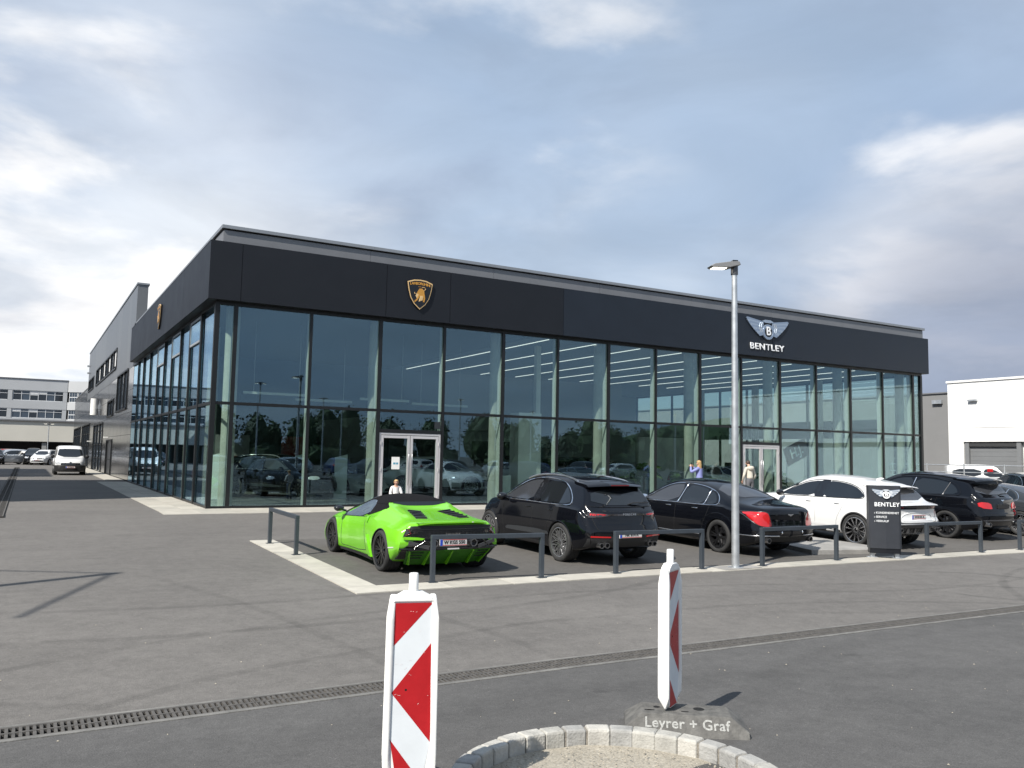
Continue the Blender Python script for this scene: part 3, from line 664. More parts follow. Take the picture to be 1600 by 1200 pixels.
def body_shell(S):
    """the closed painted shell of a car from its side, plan and section curves; returns verts, faces (u from the tail)"""
    L = S['L']; top = pchip(S['top']); bot = pchip(S['bot']); plan = pchip(S['plan']); belt = pchip(S['belt']); rtop = pchip(S.get('rtop', [(0,.06),(L,.06)]))
    tum = pchip(S['tumble']) if isinstance(S['tumble'], list) else (lambda u: S['tumble'])
    crown = pchip(S.get('crown', [(0,.02),(L,.02)])); km = S.get('km', .03); kl = S.get('kl', .05); sh = S.get('sh', .02); zcf = S.get('zc', .5)
    res = S.get('res', 1.0); K = 7; n1, n2, n3 = int(10*res)+2, int(8*res)+2, 6
    us = sorted(set([round(v, 4) for v in list(np.linspace(0, L, int(70*res))) + [L*0 + .7*(i/14)**2 for i in range(15)] + [L - .6*(i/12)**2 for i in range(13)]]))
    us = [us[0]] + [b for a, b in zip(us, us[1:]) if b-a > 1e-3]
    Wm = max(p[1] for p in S['plan']); tail = pchip(S.get('tail', [(0,0),(2,0)])); nose = pchip(S.get('nose', [(0,0),(2,0)]))
    rc, fc = S.get('rc', .10), S.get('fc', .25); tm = S.get('topmod')
    def deform(u, v, z):
        a = max(0, 1-u/.7); b = max(0, 1-(L-u)/.9)
        q = (v/Wm)**2
        return (v, u + a*(rc*q + tail(z)) - b*(fc*q + nose(z)), z)
    fr = [i/K for i in range(-K, K+1)]
    verts = []; rings = []
    def section(u):
        zl, zh, W, be = bot(u), top(u), plan(u), belt(u)
        zh = max(zh, zl+.08); be = min(be, zl+(zh-zl)*.8); zc = zl+(be-zl)*zcf; t = tum(u); rt = min(rtop(u), (zh-zl)*.4); rb = min(.06, (zh-zl)*.2)
        def w(z):
            if z < zc: return W - kl*((zc-z)/(zc-zl))**2
            if z < be: return W - km*((z-zc)/(be-zc))**2
            return max(.12, W - km - sh*min(1, (z-be)/.04) - t*(z-be))
        out = []
        for i in range(4):
            a = i/4*math.pi/2; z = zl+rb*(1-math.cos(a)); out.append((w(z)-rb*(1-math.sin(a)), z))
        z0, z1 = zl+rb, max(be, zl+rb+.01)
        for i in range(n1): z = z0+(z1-z0)*i/(n1-1); out.append((w(min(z, zh)), min(z, zh-.002)))
        zt = max(zh-rt, z1+.004)
        for i in range(1, n2): z = z1+(zt-z1)*i/n2; out.append((w(z), z))
        wt = w(zt)
        for i in range(n3):
            a = i/(n3-1)*math.pi/2*.94; out.append((max(.05, w(zt+(zh-zt)*math.sin(a)) - rt*(1-math.cos(a))), zt+(zh-zt)*math.sin(a)))
        return out
    secs = [section(u) for u in us]; n = len(secs[0]); ct = [crown(u) for u in us]
    def rowpt(i, j, f):
        w, z = secs[i][j]
        if j == n-1:
            z += ct[i]*(1-f*f) + (tm(us[i], f*w, z) if tm else 0)
        return deform(us[i], f*w, z)
    ring = [(0, f) for f in fr] + [(j, 1) for j in range(1, n-1)] + [(n-1, f) for f in reversed(fr)] + [(j, -1) for j in range(n-2, 0, -1)]
    R_ = len(ring); idx = {}
    for i in range(len(us)):
        for k, (j, f) in enumerate(ring):
            idx[(i, j, round(f, 4))] = len(verts); verts.append(rowpt(i, j, f))
    faces = []
    for i in range(len(us)-1):
        for k in range(R_): faces.append((i*R_+k, i*R_+(k+1)%R_, (i+1)*R_+(k+1)%R_, (i+1)*R_+k))
    for i, rev in ((0, False), (len(us)-1, True)):
        g = {}
        for j in range(n):
            for f in fr:
                key = (i, j, round(f, 4))
                if key not in idx: idx[key] = len(verts); verts.append(rowpt(i, j, f))
                g[(j, f)] = idx[key]
        for j in range(n-1):
            for a, b in zip(fr, fr[1:]):
                q = (g[(j,a)], g[(j+1,a)], g[(j+1,b)], g[(j,b)]); faces.append(q if rev else q[::-1])
    return verts, faces

class Car:
    def __init__(s, name, label, S, paint, group=None, cat='car', k=1.0):
        s.S = S; s.k = k; s.ra = S['ra']; s.L = S['L']
        s.root = thing(name, label, cat, group=group)
        v, f = body_shell(S)
        s.v = [((p[0])*k, (p[1]-s.ra)*k, p[2]*k) for p in v]; s.f = f
        s.bvh = BVHTree.FromPolygons([Vector(p) for p in s.v], f)
        me = bpy.data.meshes.new('body'); me.from_pydata(s.v, [], f); me.materials.append(paint); me.materials.append(M['liner'])
        bm = bmesh.new(); bm.from_mesh(me); bmesh.ops.remove_doubles(bm, verts=bm.verts, dist=2e-4); bmesh.ops.recalc_face_normals(bm, faces=bm.faces); bm.to_mesh(me); bm.free()
        cut = MB()
        for yw in (0, S['wb']):
            rr = (S['arch'][0 if yw == 0 else 1])*k; zc = S['wr'][0 if yw == 0 else 1]*k*.96
            for sd in (-1, 1):
                x0, x1 = sorted((sd*(S['W']/2-.40)*k, sd*(S['W']/2+.3)*k)); cut.tube([(x0, yw*k, zc), (x1, yw*k, zc)], rr, 40, mi=1)
        cm = cut.mesh('cut', [paint, 'liner'])
        bo = bpy.data.objects.new('body', me); COL.objects.link(bo); co = bpy.data.objects.new('cut', cm); COL.objects.link(co)
        md = bo.modifiers.new('b', 'BOOLEAN'); md.operation = 'DIFFERENCE'; md.object = co; md.solver = 'EXACT'
        dg = bpy.context.evaluated_depsgraph_get(); nm = bpy.data.meshes.new_from_object(bo.evaluated_get(dg))
        bo.modifiers.clear()
        if len(nm.polygons) > 100: bo.data = nm; nm.name = 'body'
        bpy.data.objects.remove(co)
        nm = bo.data; nm.polygons.foreach_set('use_smooth', [True]*len(nm.polygons)); nm.set_sharp_from_angle(angle=R(38))
        bo.parent = s.root; s.body = bo
    def hit(s, axis, a, b, side=-1, inset=0.0):
        k = s.k
        if axis == 'side': o = Vector((side*3, (a-s.ra)*k, b*k)); d = Vector((-side, 0, 0))
        elif axis == 'rear': o = Vector((a*k, -6, b*k)); d = Vector((0, 1, 0))
        elif axis == 'front': o = Vector((a*k, 9, b*k)); d = Vector((0, -1, 0))
        else: o = Vector((a*k, (b-s.ra)*k, 4)); d = Vector((0, 0, -1))
        h, nrm, _, _ = s.bvh.ray_cast(o, d)
        return (h, nrm, d) if h is not None else (None, None, d)
    def patch(s, name, axis, poly, mat, off=.004, side=-1, step=.05, thick=.012, parent=None, smooth=2):
        """a panel that follows the shell: outline in the view along axis, its own thickness"""
        if smooth: poly = chaikin(poly, smooth)
        ar = sum(p[0]*q[1]-q[0]*p[1] for p, q in zip(poly, poly[1:]+poly[:1]))
        if ar < 0: poly = poly[::-1]
        # refine the outline
        out = []
        for p, q in zip(poly, poly[1:]+poly[:1]):
            n = max(1, int(math.hypot(q[0]-p[0], q[1]-p[1])/step)); out += [(p[0]+(q[0]-p[0])*i/n, p[1]+(q[1]-p[1])*i/n) for i in range(n)]
        nb = len(out); xs = [p[0] for p in out]; ys = [p[1] for p in out]; ins = []
        def inside(x, y):
            c = False
            for p, q in zip(out, out[1:]+out[:1]):
                if (p[1] > y) != (q[1] > y) and x < (q[0]-p[0])*(y-p[1])/(q[1]-p[1])+p[0]: c = not c
            return c
        gx = min(xs)+step*.5
        while gx < max(xs):
            gy = min(ys)+step*.5
            while gy < max(ys):
                if inside(gx, gy) and min((gx-p[0])**2+(gy-p[1])**2 for p in out) > (step*.45)**2: ins.append((gx, gy))
                gy += step
            gx += step
        pts = out+ins
        vv, _, ff, _, _, _ = delaunay_2d_cdt([Vector(p) for p in pts], [], [list(range(nb))], 1, 1e-6)
        vs = []; last = None
        for p in vv:
            h, nr, d = s.hit(axis, p.x, p.y, side)
            if h is None:
                vs.append(None); continue
            vs.append((h, nr, d))
        ok = [x for x in vs if x]
        if not ok: return None
        for i, x in enumerate(vs):
            if x is None:
                j = min((j for j in range(len(vs)) if vs[j]), key=lambda j: (vv[j]-vv[i]).length_squared); h, nr, d = vs[j]
                dv = vv[i]-vv[j]
                h2 = h.copy()
                if axis == 'side': h2.y += dv.x*s.k; h2.z += dv.y*s.k
                elif axis in ('rear', 'front'): h2.x += dv.x*s.k; h2.z += dv.y*s.k
                else: h2.x += dv.x*s.k; h2.y += dv.y*s.k
                vs[i] = (h2, nr, d)
        mb = MB(); n = len(vs)
        topv = [h - d*off*(1.0+min(1.5, 1/max(.3, abs(nr.dot(d)))-1)) for h, nr, d in vs]; botv = [h + d*thick for h, nr, d in vs]
        mb.v = [tuple(p) for p in topv+botv]
        fl = [tuple(f) for f in ff]
        cnt = {}
        for f in fl:
            for a, b in zip(f, f[1:]+f[:1]): cnt[(a, b)] = 1
        mb.f = fl + [tuple(n+i for i in f[::-1]) for f in fl] + [(b, a, n+a, n+b) for (a, b) in cnt if (b, a) not in cnt]
        mb.m = [0]*len(mb.f)
        return mb.build(name, mat, parent or s.root, smooth=40)
    def both(s, name, poly, mat, **kw):
        return [s.patch(name, 'side', poly, mat, side=sd, **kw) for sd in (-1, 1)]
    def rear2(s, name, poly, mat, **kw):
        return [s.patch(name, 'rear', poly, mat, **kw), s.patch(name, 'rear', mir(poly), mat, **kw)]
    def front2(s, name, poly, mat, **kw):
        return [s.patch(name, 'front', poly, mat, **kw), s.patch(name, 'front', mir(poly), mat, **kw)]
    def line(s, name, axis, pts, r, mat, side=-1, closed=False, step=.06, smooth=2, off=.0, parent=None):
        if smooth: pts = chaikin(pts, smooth, closed)
        if closed: pts = pts+[pts[0]]
        q = [pts[0]]
        for a, b in zip(pts, pts[1:]):
            n = max(1, int(math.hypot(b[0]-a[0], b[1]-a[1])/step)); q += [(a[0]+(b[0]-a[0])*i/n, a[1]+(b[1]-a[1])*i/n) for i in range(1, n+1)]
        ps = []
        for p in q:
            h, nr, d = s.hit(axis, p[0], p[1], side)
            if h is not None: ps.append(h-d*off)
        if len(ps) < 2: return None
        return MB().tube(ps, r*s.k, 6).build(name, mat, parent or s.root, smooth=60)
    def line2(s, name, pts, r, mat, **kw):
        return [s.line(name, 'side', pts, r, mat, side=sd, **kw) for sd in (-1, 1)]
    def P(s, v, u, z): return Vector((v*s.k, (u-s.ra)*s.k, z*s.k))
    def wheels(s, wheel_mesh, rear=None):
        S = s.S; k = s.k
        for i, yw in enumerate((0, S['wb'])):
            ty, rim, disc = wheel_mesh[i]; w = S['ww'][i]; r = S['wr'][i]
            for sd in (-1, 1):
                x = sd*(S['track'][i]/2 - w/2)
                o = link('wheel', ty, s.root, loc=(x*k, yw*k, r*k), rz=0 if sd < 0 else math.pi); o.scale = (k, k, k)
                link('rim', rim, o); link('brake_disc', disc, o)
    def mirrors(s, v, u, z, mat, sx=.11, sy=.16, sz=.13):
        for sd in (-1, 1):
            mb = MB(); mb.ball(s.P(sd*(v+sx*.7), u, z), sx*s.k, sy*.5*s.k, sz*.55*s.k, 14, 10); m = mb.build('mirror', mat, s.root, smooth=60)
            MB().tube([s.P(sd*(v-.08), u+.02, z-.05), s.P(sd*(v+.03), u+.01, z-.03)], .022*s.k, 6).build('mirror_arm', 'black_gloss', m, smooth=60)
    def handles(s, us, z, mat):
        for u in us:
            for sd in (-1, 1):
                h, nr, d = s.hit('side', u, z, sd)
                if h is None: continue
                mb = MB(); mb.tube([h+Vector((sd*.004, -.09*s.k, 0)), h+Vector((sd*.024, -.06*s.k, .002)), h+Vector((sd*.024, .06*s.k, .004)), h+Vector((sd*.004, .09*s.k, .004))], .011*s.k, 6)
                mb.build('door_handle', mat, s.root, smooth=60)
    def plate(s, z, txt, w=.52, h=.11, tilt=0.0, v=0.0, axis='rear', eu=True):
        hh, nr, d = s.hit(axis, v, z)
        sgn = -1 if axis == 'rear' else 1
        mb = MB(); mb.box(-w/2, w/2, -.01, .01, -h/2, h/2); o = mb.build('number_plate', 'plate_white', s.root, bevel=.003); k = s.k
        o.location = hh + Vector((0, sgn*.016, 0)); o.rotation_euler = (R(tilt), 0, 0 if sgn < 0 else math.pi); o.scale = (k, k, k)
        if eu:
            MB().box(-w/2+.006, -w/2+.05, -.013, -.008, -h/2+.008, h/2-.008).build('country_band', 'plate_blue', o)
            for zz in (-h/2+.012, h/2-.012): MB().box(-w/2+.05, w/2-.006, -.0125, -.008, zz-.004, zz+.004).build('border_line', 'plate_red', o)
        t = link('lettering', text_mesh(txt, h*.68, .001, 'plate_black', font_w=.002), o); place(t, (1,0,0), (0,0,1), (.02, -.0125, 0))
        return o
    def badge(s, txt, z, size, mat, v=0.0, axis='rear', space=1.0):
        hh, nr, d = s.hit(axis, v, z)
        t = link('lettering', text_mesh(txt, size*s.k, .004, mat, space=space, font_w=.0015), s.root)
        n = nr if nr.dot(d) < 0 else -nr; x = Vector((1,0,0)) if axis == 'rear' else Vector((-1,0,0)); y = n.cross(x).normalized()
        place(t, x, y, hh + n*.006); return t
    def wing_badge(s, z, w, mat='chrome'):
        hh, nr, d = s.hit('rear', 0, z); mb = MB(); n = nr if nr.dot(d) < 0 else -nr; x = Vector((1,0,0)); y = n.cross(x).normalized()
        poly = [(0,-.16*w),(.07*w,-.12*w),(.1*w,-.05*w),(.3*w,-.02*w),(.5*w,.1*w),(.45*w,.13*w),(.1*w,.1*w)]; poly = poly + [(-a,b) for a,b in reversed(poly) if a > 0]
        mb.prism(poly, lambda a, b, t: hh + x*a + y*b + n*t, -.004, .012); return mb.build('wing_badge', mat, s.root)
    def exhaust(s, spots, r=.045):
        for v, z, u in spots:
            mb = MB(); y0 = (u-s.ra)*s.k; k = s.k
            mb.lathe([(r*k*.3, .12), (r*k*.82, .1), (r*k*.86, 0), (r*k, 0), (r*k, .16)], 18, 'Y'); o = mb.build('exhaust_pipe', 'steel', s.root, smooth=40); o.location = (v*k, y0, z*k)
    def seat_heads(s, spots):
        pass
    def arch_lips(s, mat, r=.012, off=.0, grow=.0):
        S = s.S
        for i, yw in enumerate((0, S['wb'])):
            ra = S['arch'][i]+grow; zc = S['wr'][i]*.96; pts = [(s.ra+yw+ra*math.cos(a), zc+ra*math.sin(a)) for a in [R(t) for t in range(-20, 201, 8)]]
            pts = [p for p in pts if p[1] > S.get('lipz', .24)]
            s.line2('wheel_arch', pts, r, mat, smooth=0, off=off)
    def put(s, x, y, rz=0.0, z=None, pitch=True):
        g = gz(x, y) if z is None else z
        dy = gz(x-math.sin(rz)*2, y+math.cos(rz)*2) if z is None else g
        s.root.location = (x, y, g); s.root.rotation_euler = (math.atan2(dy-g, 2.0) if pitch else 0, 0, rz)
        return s

def make_wheel(r, w, rr, style, n=10, rim_mat='rim_black', face_mat=None, disc='steel', seg=56, cal='black_gloss'):
    """tyre, rim and brake disc of one wheel; axle along x, outside at -x"""
    tb = MB(); h = w/2
    prof = [(rr-.008, h*.80), (rr+.01, h*.93), (rr+(r-rr)*.5, h*1.0), (r-.022, h*.94), (r-.006, h*.84)]
    g = []
    for c in (.5, .18): g += [(r, h*(c+.10)), (r-.009, h*(c+.075)), (r-.009, h*(c-.075)), (r, h*(c-.10))]
    prof = prof + g; prof = prof + [(a, -b) for a, b in reversed(prof)]
    tb.lathe(prof, seg, 'X', close=True)
    ty = tb.mesh('wheel', 'tyre', smooth=50)
    rb = MB(); face_mat = face_mat or rim_mat
    rb.lathe([(rr, -h*.86), (rr+.004, -h*.92), (rr-.012, -h*.90), (rr-.03, -h*.5), (rr-.05, h*.2), (rr-.03, h*.8), (rr, h*.85)], seg, 'X', mi=0)
    x_out = -h*.80; x_hub = -h*.62
    def spoke(a0, r0, a1, r1, w0, w1, mi=1, t=.03):
        p0 = Vector((0, r0*math.cos(a0), r0*math.sin(a0))); p1 = Vector((0, r1*math.cos(a1), r1*math.sin(a1)))
        d = (p1-p0).normalized(); q = Vector((1,0,0)).cross(d)
        f = lambda rad: x_hub+(x_out-x_hub)*min(1, rad/(rr-.01))
        a = [p0-q*w0/2, p0+q*w0/2, p1+q*w1/2, p1-q*w1/2]; xs = [f(r0), f(r0), f(r1), f(r1)]
        vs = [Vector((x, p.y, p.z)) for x, p in zip(xs, a)] + [Vector((x+t, p.y+(q*0).y, p.z)) for x, p in zip(xs, a)]
        rb.add(vs, [(0,1,2,3),(7,6,5,4),(0,4,5,1),(1,5,6,2),(2,6,7,3),(3,7,4,0)], mi)
    da = 2*math.pi/n
    for i in range(n):
        a = i*da+.13
        if style == 'y':
            spoke(a, .03, a, rr*.52, .022, .018); spoke(a, rr*.50, a+da*.36, rr-.008, .016, .02); spoke(a, rr*.50, a-da*.36, rr-.008, .016, .02)
            spoke(a+da*.5, .06, a+da*.36, rr*.97, .010, .012)
        elif style == 'blade':
            spoke(a, .04, a, rr-.008, .05*rr/.26*.8, .075*rr/.26*.62)
        elif style == 'twin':
            spoke(a-da*.08, .04, a-da*.17, rr-.008, .016, .022); spoke(a+da*.08, .04, a+da*.17, rr-.008, .016, .022)
        elif style == 'five':
            spoke(a, .03, a-da*.1, rr-.008, .04, .035); spoke(a, .05, a+da*.16, rr-.008, .02, .025)
        elif style == 'machined':
            spoke(a, .05, a, rr-.008, .03, .046, mi=1, t=.02); spoke(a+da*.12, .06, a+da*.17, rr-.01, .014, .02, mi=0, t=.03); spoke(a-da*.12, .06, a-da*.17, rr-.01, .014, .02, mi=0, t=.03)
    rb.lathe([(.001, x_hub-.012), (.035, x_hub-.012), (.05, x_hub), (.07, x_hub+.012), (.075, x_hub+.04)], 20, 'X', mi=0)
    for i in range(5):
        a = i*2*math.pi/5; rb.tube([(x_hub-.004, .053*math.cos(a), .053*math.sin(a)), (x_hub+.02, .053*math.cos(a), .053*math.sin(a))], .009, 6, mi=1)
    rb.lathe([(rr-.012, -h*.905), (rr-.002, -h*.93), (rr+.006, -h*.91), (rr-.004, -h*.87)], seg, 'X', mi=1)
    rim = rb.mesh('rim', [rim_mat, face_mat], smooth=35)
    db = MB(); db.lathe([(.06, .0), (rr*.72, .0), (rr*.72, .025), (.06, .025)], 32, 'X', close=True, mi=0)
    db.obox((-.01, rr*.5, rr*.35), .07, .08, .17, rx=R(-35), mi=1)
    return ty, rim, db.mesh('brake_disc', [disc, cal], smooth=35)

def sports_car(name, label, paint, group=None, k=.96, mats=None, detail=True):
    """low mid-engined two-seater with a fabric roof"""
    def tmod(u, v, z):
        a = abs(v)
        def g(x, c, w): return math.exp(-((x-c)/w)**2)
        d = 0.0
        if u < 1.75:                                   # two humps run back from the roof, the deck between them lies lower
            t = min(1, max(0, (u-.25)/.9))
            d += (.040*g(a, .52, .15) - .012*g(a, 0, .34))*t*(1 if u < 1.4 else max(0, (1.75-u)/.35))
        return d
    S = dict(L=4.52, W=1.93, wb=2.62, ra=.88, wr=(.346,.335), ww=(.305,.245), track=(1.93,1.90), arch=(.382,.360), res=1.15,
        top=[(0,.74),(.04,.835),(.14,.875),(.45,.905),(.9,.955),(1.25,1.01),(1.5,1.08),(1.75,1.145),(2.05,1.178),(2.3,1.165),(2.65,1.05),(3.0,.91),(3.25,.83),(3.5,.80),(3.75,.755),(4.1,.64),(4.4,.47),(4.52,.35)],
        bot=[(0,.30),(.15,.22),(.5,.15),(1,.13),(3.6,.13),(4.3,.14),(4.52,.17)],
        plan=[(0,.90),(.12,.935),(.45,.955),(.9,.965),(1.5,.945),(2.0,.915),(2.6,.905),(3.1,.935),(3.5,.955),(3.9,.945),(4.2,.90),(4.42,.78),(4.52,.62)],
        belt=[(0,.80),(.5,.84),(1.0,.865),(1.6,.84),(2.2,.80),(3.0,.755),(3.5,.745),(4.52,.36)],
        tumble=[(0,1.0),(.6,1.6),(1.2,1.35),(1.6,1.05),(2.2,.98),(3.0,1.1),(4.52,1.0)], rtop=[(0,.03),(.5,.05),(1.6,.07),(2.6,.09),(4.52,.05)],
        crown=[(0,.01),(1.5,.02),(2,.03),(3,.05),(4,.06),(4.52,.02)], km=.05, kl=.055, sh=.02, zc=.55, rc=.14, fc=.24, topmod=tmod,
        tail=[(0,.46),(.16,.42),(.25,.30),(.38,.13),(.46,.04),(.55,.02),(.66,.03),(.80,.0),(.9,-.02),(1.2,0)], lipz=.2)
    c = Car(name, label, S, paint, group, k=k)
    pn = paint
    top = mats or 'soft_top'
    c.patch('soft_top', 'top', [(-.60,1.42),(.60,1.42),(.64,1.75),(.60,2.1),(.56,2.52),(-.56,2.52),(-.60,2.1),(-.64,1.75)], top, off=.012, smooth=1, step=.07)
    c.both('roof_side', [(1.30,1.03),(1.42,.96),(1.75,.875),(1.90,.86),(2.05,.97),(2.2,1.06),(2.4,1.10),(2.75,.99),(2.62,1.12),(2.3,1.18),(2.0,1.18),(1.75,1.16),(1.5,1.09)], top, off=.006, smooth=1)
    c.both('side_window', [(1.80,.845),(2.86,.775),(3.0,.785),(2.62,1.00),(2.38,1.085),(2.15,1.115),(1.98,1.09)], 'car_glass_lit', off=.016, smooth=1)
    c.both('quarter_window', [(2.93,.79),(3.14,.76),(3.04,.82),(2.98,.84)], 'car_glass_lit', off=.008, smooth=0)
    c.line2('window_seal', [(1.78,.84),(3.2,.745)], .010, 'black_gloss', off=.006, smooth=0)
    c.line2('roof_pillar', [(3.16,.80),(2.75,1.01),(2.42,1.13),(2.1,1.165)], .022, 'black_gloss', off=.004)
    c.patch('windscreen', 'top', [(-.52,2.56),(.52,2.56),(.68,3.18),(-.68,3.18)], 'car_glass', off=.006, smooth=1, step=.08)
    # rear window between the humps
    MB().obox(c.P(0,1.40,1.055), 1.02*k, .03, .14*k, rx=R(-32)).build('rear_window', 'car_glass', c.root, bevel=.004)
    # engine deck: two black vents with slats
    for sd in (-1, 1):
        poly = [(sd*.16,1.02),(sd*.40,1.05),(sd*.50,.42),(sd*.30,.40)]
        vt = c.patch('deck_vent', 'top', poly, 'black_matt', off=.006, smooth=0, step=.06)
        for i in range(5):
            t = i/5+.08; a = (.16+.14*t, 1.02-.62*t); b = (.40+.10*t, 1.05-.63*t)
            pa = c.hit('top', sd*a[0], a[1])[0]; pb = c.hit('top', sd*b[0], b[1])[0]
            if pa and pb: MB().tube([pa+Vector((0,0,.012)), pb+Vector((0,0,.012))], .013*k, 5).build('slat', 'black_gloss', vt)
    # tail lip
    lp = [(-.62,.02),(-.55,.05),(.55,.05),(.62,.02)]
    lm = MB(); z0 = .865
    prof = []
    for i in range(13):
        v = -.62+1.24*i/12; e = .14*(v/.965)**2; hgt = .03*(1-abs(v/.62)**4)
        prof.append((v, e, hgt))
    for (v0,e0,h0), (v1,e1,h1) in zip(prof, prof[1:]):
        vs = []
        for v, e, h in ((v0,e0,h0),(v1,e1,h1)):
            vs += [c.P(v, e-.05, z0+h), c.P(v, e-.05, z0+h-.022), c.P(v, e+.14, z0-.03), c.P(v, e+.16, z0+.012)]
        lm.add(vs, [(0,4,5,1),(1,5,6,2),(3,2,6,7),(0,3,7,4)] )
    lm.build('tail_lip', pn, c.root, smooth=50)
    MB().box(-.012,.012,-.006,.006,-.006,.006).build('tail_mark','plate_white',c.root).location = c.P(.33,-.045,.885)
    # black light band, lamps, mesh
    band = c.patch('rear_band', 'rear', [(-.85,.645),(-.775,.82),(-.40,.835),(.40,.835),(.775,.82),(.85,.645),(.62,.635),(.5,.61),(-.5,.61),(-.62,.635)], 'black_matt', off=.006, smooth=0, step=.06)
    for i in range(9):
        z = .655+.011*i; c.line('grille_bar', 'rear', [(-.72,z),(.72,z)], .003, 'black_gloss', smooth=0, off=.010, parent=band)
    for i in range(22):
        v = -.72+i*.0685; c.line('grille_rib', 'rear', [(v,.65),(v,.745)], .003, 'black_gloss', smooth=0, off=.011, parent=band)
    c.line('band_edge', 'rear', [(-.80,.775),(.80,.775)], .008, 'black_gloss', smooth=0, off=.008, parent=band)
    for sd in (-1, 1):
        for poly in ([(.82,.675),(.765,.785),(.70,.785),(.73,.735)], [(.70,.70),(.67,.755),(.60,.755),(.63,.70)]):
            q = [(sd*a, b) for a, b in poly]; lm2 = c.patch('tail_lamp', 'rear', q, 'lamp_dark', off=.012, smooth=0)
        c.line('lamp_strip', 'rear', [(sd*.81,.675),(sd*.725,.705),(sd*.765,.78)], .007, 'lamp_dark_red', smooth=0, off=.014)
    c.badge('Lamborghini', .695, .052, 'rim_silver', v=.0)
    # bumper: black openings, green flicks, plate, pipes
    c.patch('rear_bumper', 'rear', [(-.86,.40),(-.85,.46),(-.66,.60),(-.5,.625),(.5,.625),(.66,.60),(.85,.46),(.86,.40)], 'black_gloss', off=.020, smooth=0, step=.04, thick=.03)
    c.patch('bumper_valance', 'rear', [(-.86,.26),(-.86,.41),(.86,.41),(.86,.26)], 'black_matt', off=.016, smooth=0, step=.04, thick=.03)
    c.line('bumper_ledge', 'rear', [(-.90,.455),(-.5,.462),(.5,.462),(.90,.455)], .014, 'black_gloss', smooth=0, off=.02)
    c.rear2('bumper_flick', [(-.84,.612),(-.55,.60),(-.50,.625),(-.62,.645),(-.85,.655)], pn, off=.030, smooth=0, step=.04, thick=.03)
    for sd in (-1, 1):
        MB().tube([c.P(sd*.70,.02,.47), c.P(sd*.52,-.05,.60)], .010*k, 6).build('bumper_rod','black_gloss',c.root,smooth=60)
        mb = MB(); mb.box(-.17,.17,-.01,.01,-.03,.03); o = mb.build('bumper_mesh','rim_grey',c.root,bevel=.004); o.location = c.P(sd*.62,.0,.525); o.rotation_euler=(0,R(-14*sd),R(12*sd))
    c.exhaust([(-.36,.545,-.05),(.36,.545,-.05)], .062)
    pl = c.plate(.555, 'W KGS 550', .52*.96, .115)
    MB().box(-.1,.1,-.006,.006,-.01,.01).build('dealer_strip','plate_white',c.root).location = c.P(0,-.012,.452)
    # diffuser
    df = MB()
    zt, zb_ = .43, .165
    e = lambda v: .0+.14*(v/.965)**2
    cut_ = [-.78,-.47,-.16,.16,.47,.78]
    for v0, v1 in zip(cut_, cut_[1:]):
        w0 = 1 if v0 > -.7 else .86; w1 = 1 if v1 < .7 else .86
        vs = [c.P(v0,e(v0),zt),c.P(v1,e(v1),zt),c.P(v1*w1,e(v1)+.33,zb_),c.P(v0*w0,e(v0)+.33,zb_),c.P(v0,e(v0)+.10,zt),c.P(v1,e(v1)+.10,zt),c.P(v1*w1,e(v1)+.40,zb_),c.P(v0*w0,e(v0)+.40,zb_)]
        df.add(vs, [(0,1,2,3),(7,6,5,4),(0,4,5,1),(1,5,6,2),(2,6,7,3),(3,7,4,0)])
    dfo = df.build('diffuser', pn if pn != M['paint_green'] else 'green_shaded', c.root)
    for v in (-.74,-.40,0,.40,.74):
        ev = e(v); fm = MB(); t = .008
        fm.prism([(ev-.004,zt-.015),(ev+.235,.165),(ev+.38,.165),(ev+.06,zt+.0)], lambda a,b,q: c.P(v*(1-.13*(zt-b)/.28*(1 if abs(v)>.7 else 0))+q, a, b), -t, t); fm.build('fin', pn, dfo)
    for sd in (-1, 1):
        for i in range(3):
            MB().tube([c.P(sd*.50,e(.5)+.035+.062*i,.39-.05*i), c.P(sd*.70,e(.7)+.035+.062*i,.39-.05*i)], .008*k, 5).build('louvre', 'black_matt', dfo)
    MB().box(-.80*k,.80*k,-.01,.12,-.012,.012).build('diffuser_top', 'black_gloss', c.root).location = c.P(0,.04,.445)
    # sides
    c.both('sill', [(1.32,.125),(3.05,.125),(3.05,.165),(1.32,.20)], 'black_matt', off=.010, smooth=0)
    c.both('side_scoop', [(1.36,.24),(1.52,.20),(1.62,.42),(1.56,.56),(1.50,.40)], 'black_matt', off=.003, smooth=0, thick=.03)
    c.both('scoop_blade', [(1.30,.19),(1.42,.19),(1.56,.50),(1.50,.56)], pn, off=.03, smooth=0)
    c.both('upper_scoop', [(1.55,.86),(1.78,.84),(1.70,.78),(1.58,.76)], pn, off=.02, smooth=0)
    c.line2('door_seam', [(1.62,.28),(1.70,.55),(1.80,.84)], .005, 'black_matt', smooth=1)
    c.line2('door_seam', [(1.62,.27),(2.1,.225),(2.9,.215),(3.0,.24)], .005, 'black_matt', smooth=0)
    c.line2('door_seam', [(3.0,.24),(2.95,.5),(3.0,.77)], .005, 'black_matt', smooth=1)
    c.both('side_marker', [(.30,.46),(.50,.435),(.50,.452),(.30,.478)], 'plate_white', off=.006, smooth=0)
    c.arch_lips('black_matt' if pn == M['paint_green'] else pn, .010)
    c.mirrors(.93, 2.93, .90, 'black_gloss', .10, .17, .11)
    c.front2('headlamp', [(-.80,.50),(-.55,.42),(-.50,.47),(-.72,.60)], 'lamp_clear', off=.008, smooth=0)
    c.front2('front_intake', [(-.80,.18),(-.30,.20),(-.42,.33),(-.78,.34)], 'black_matt', off=.008, smooth=0)
    return c

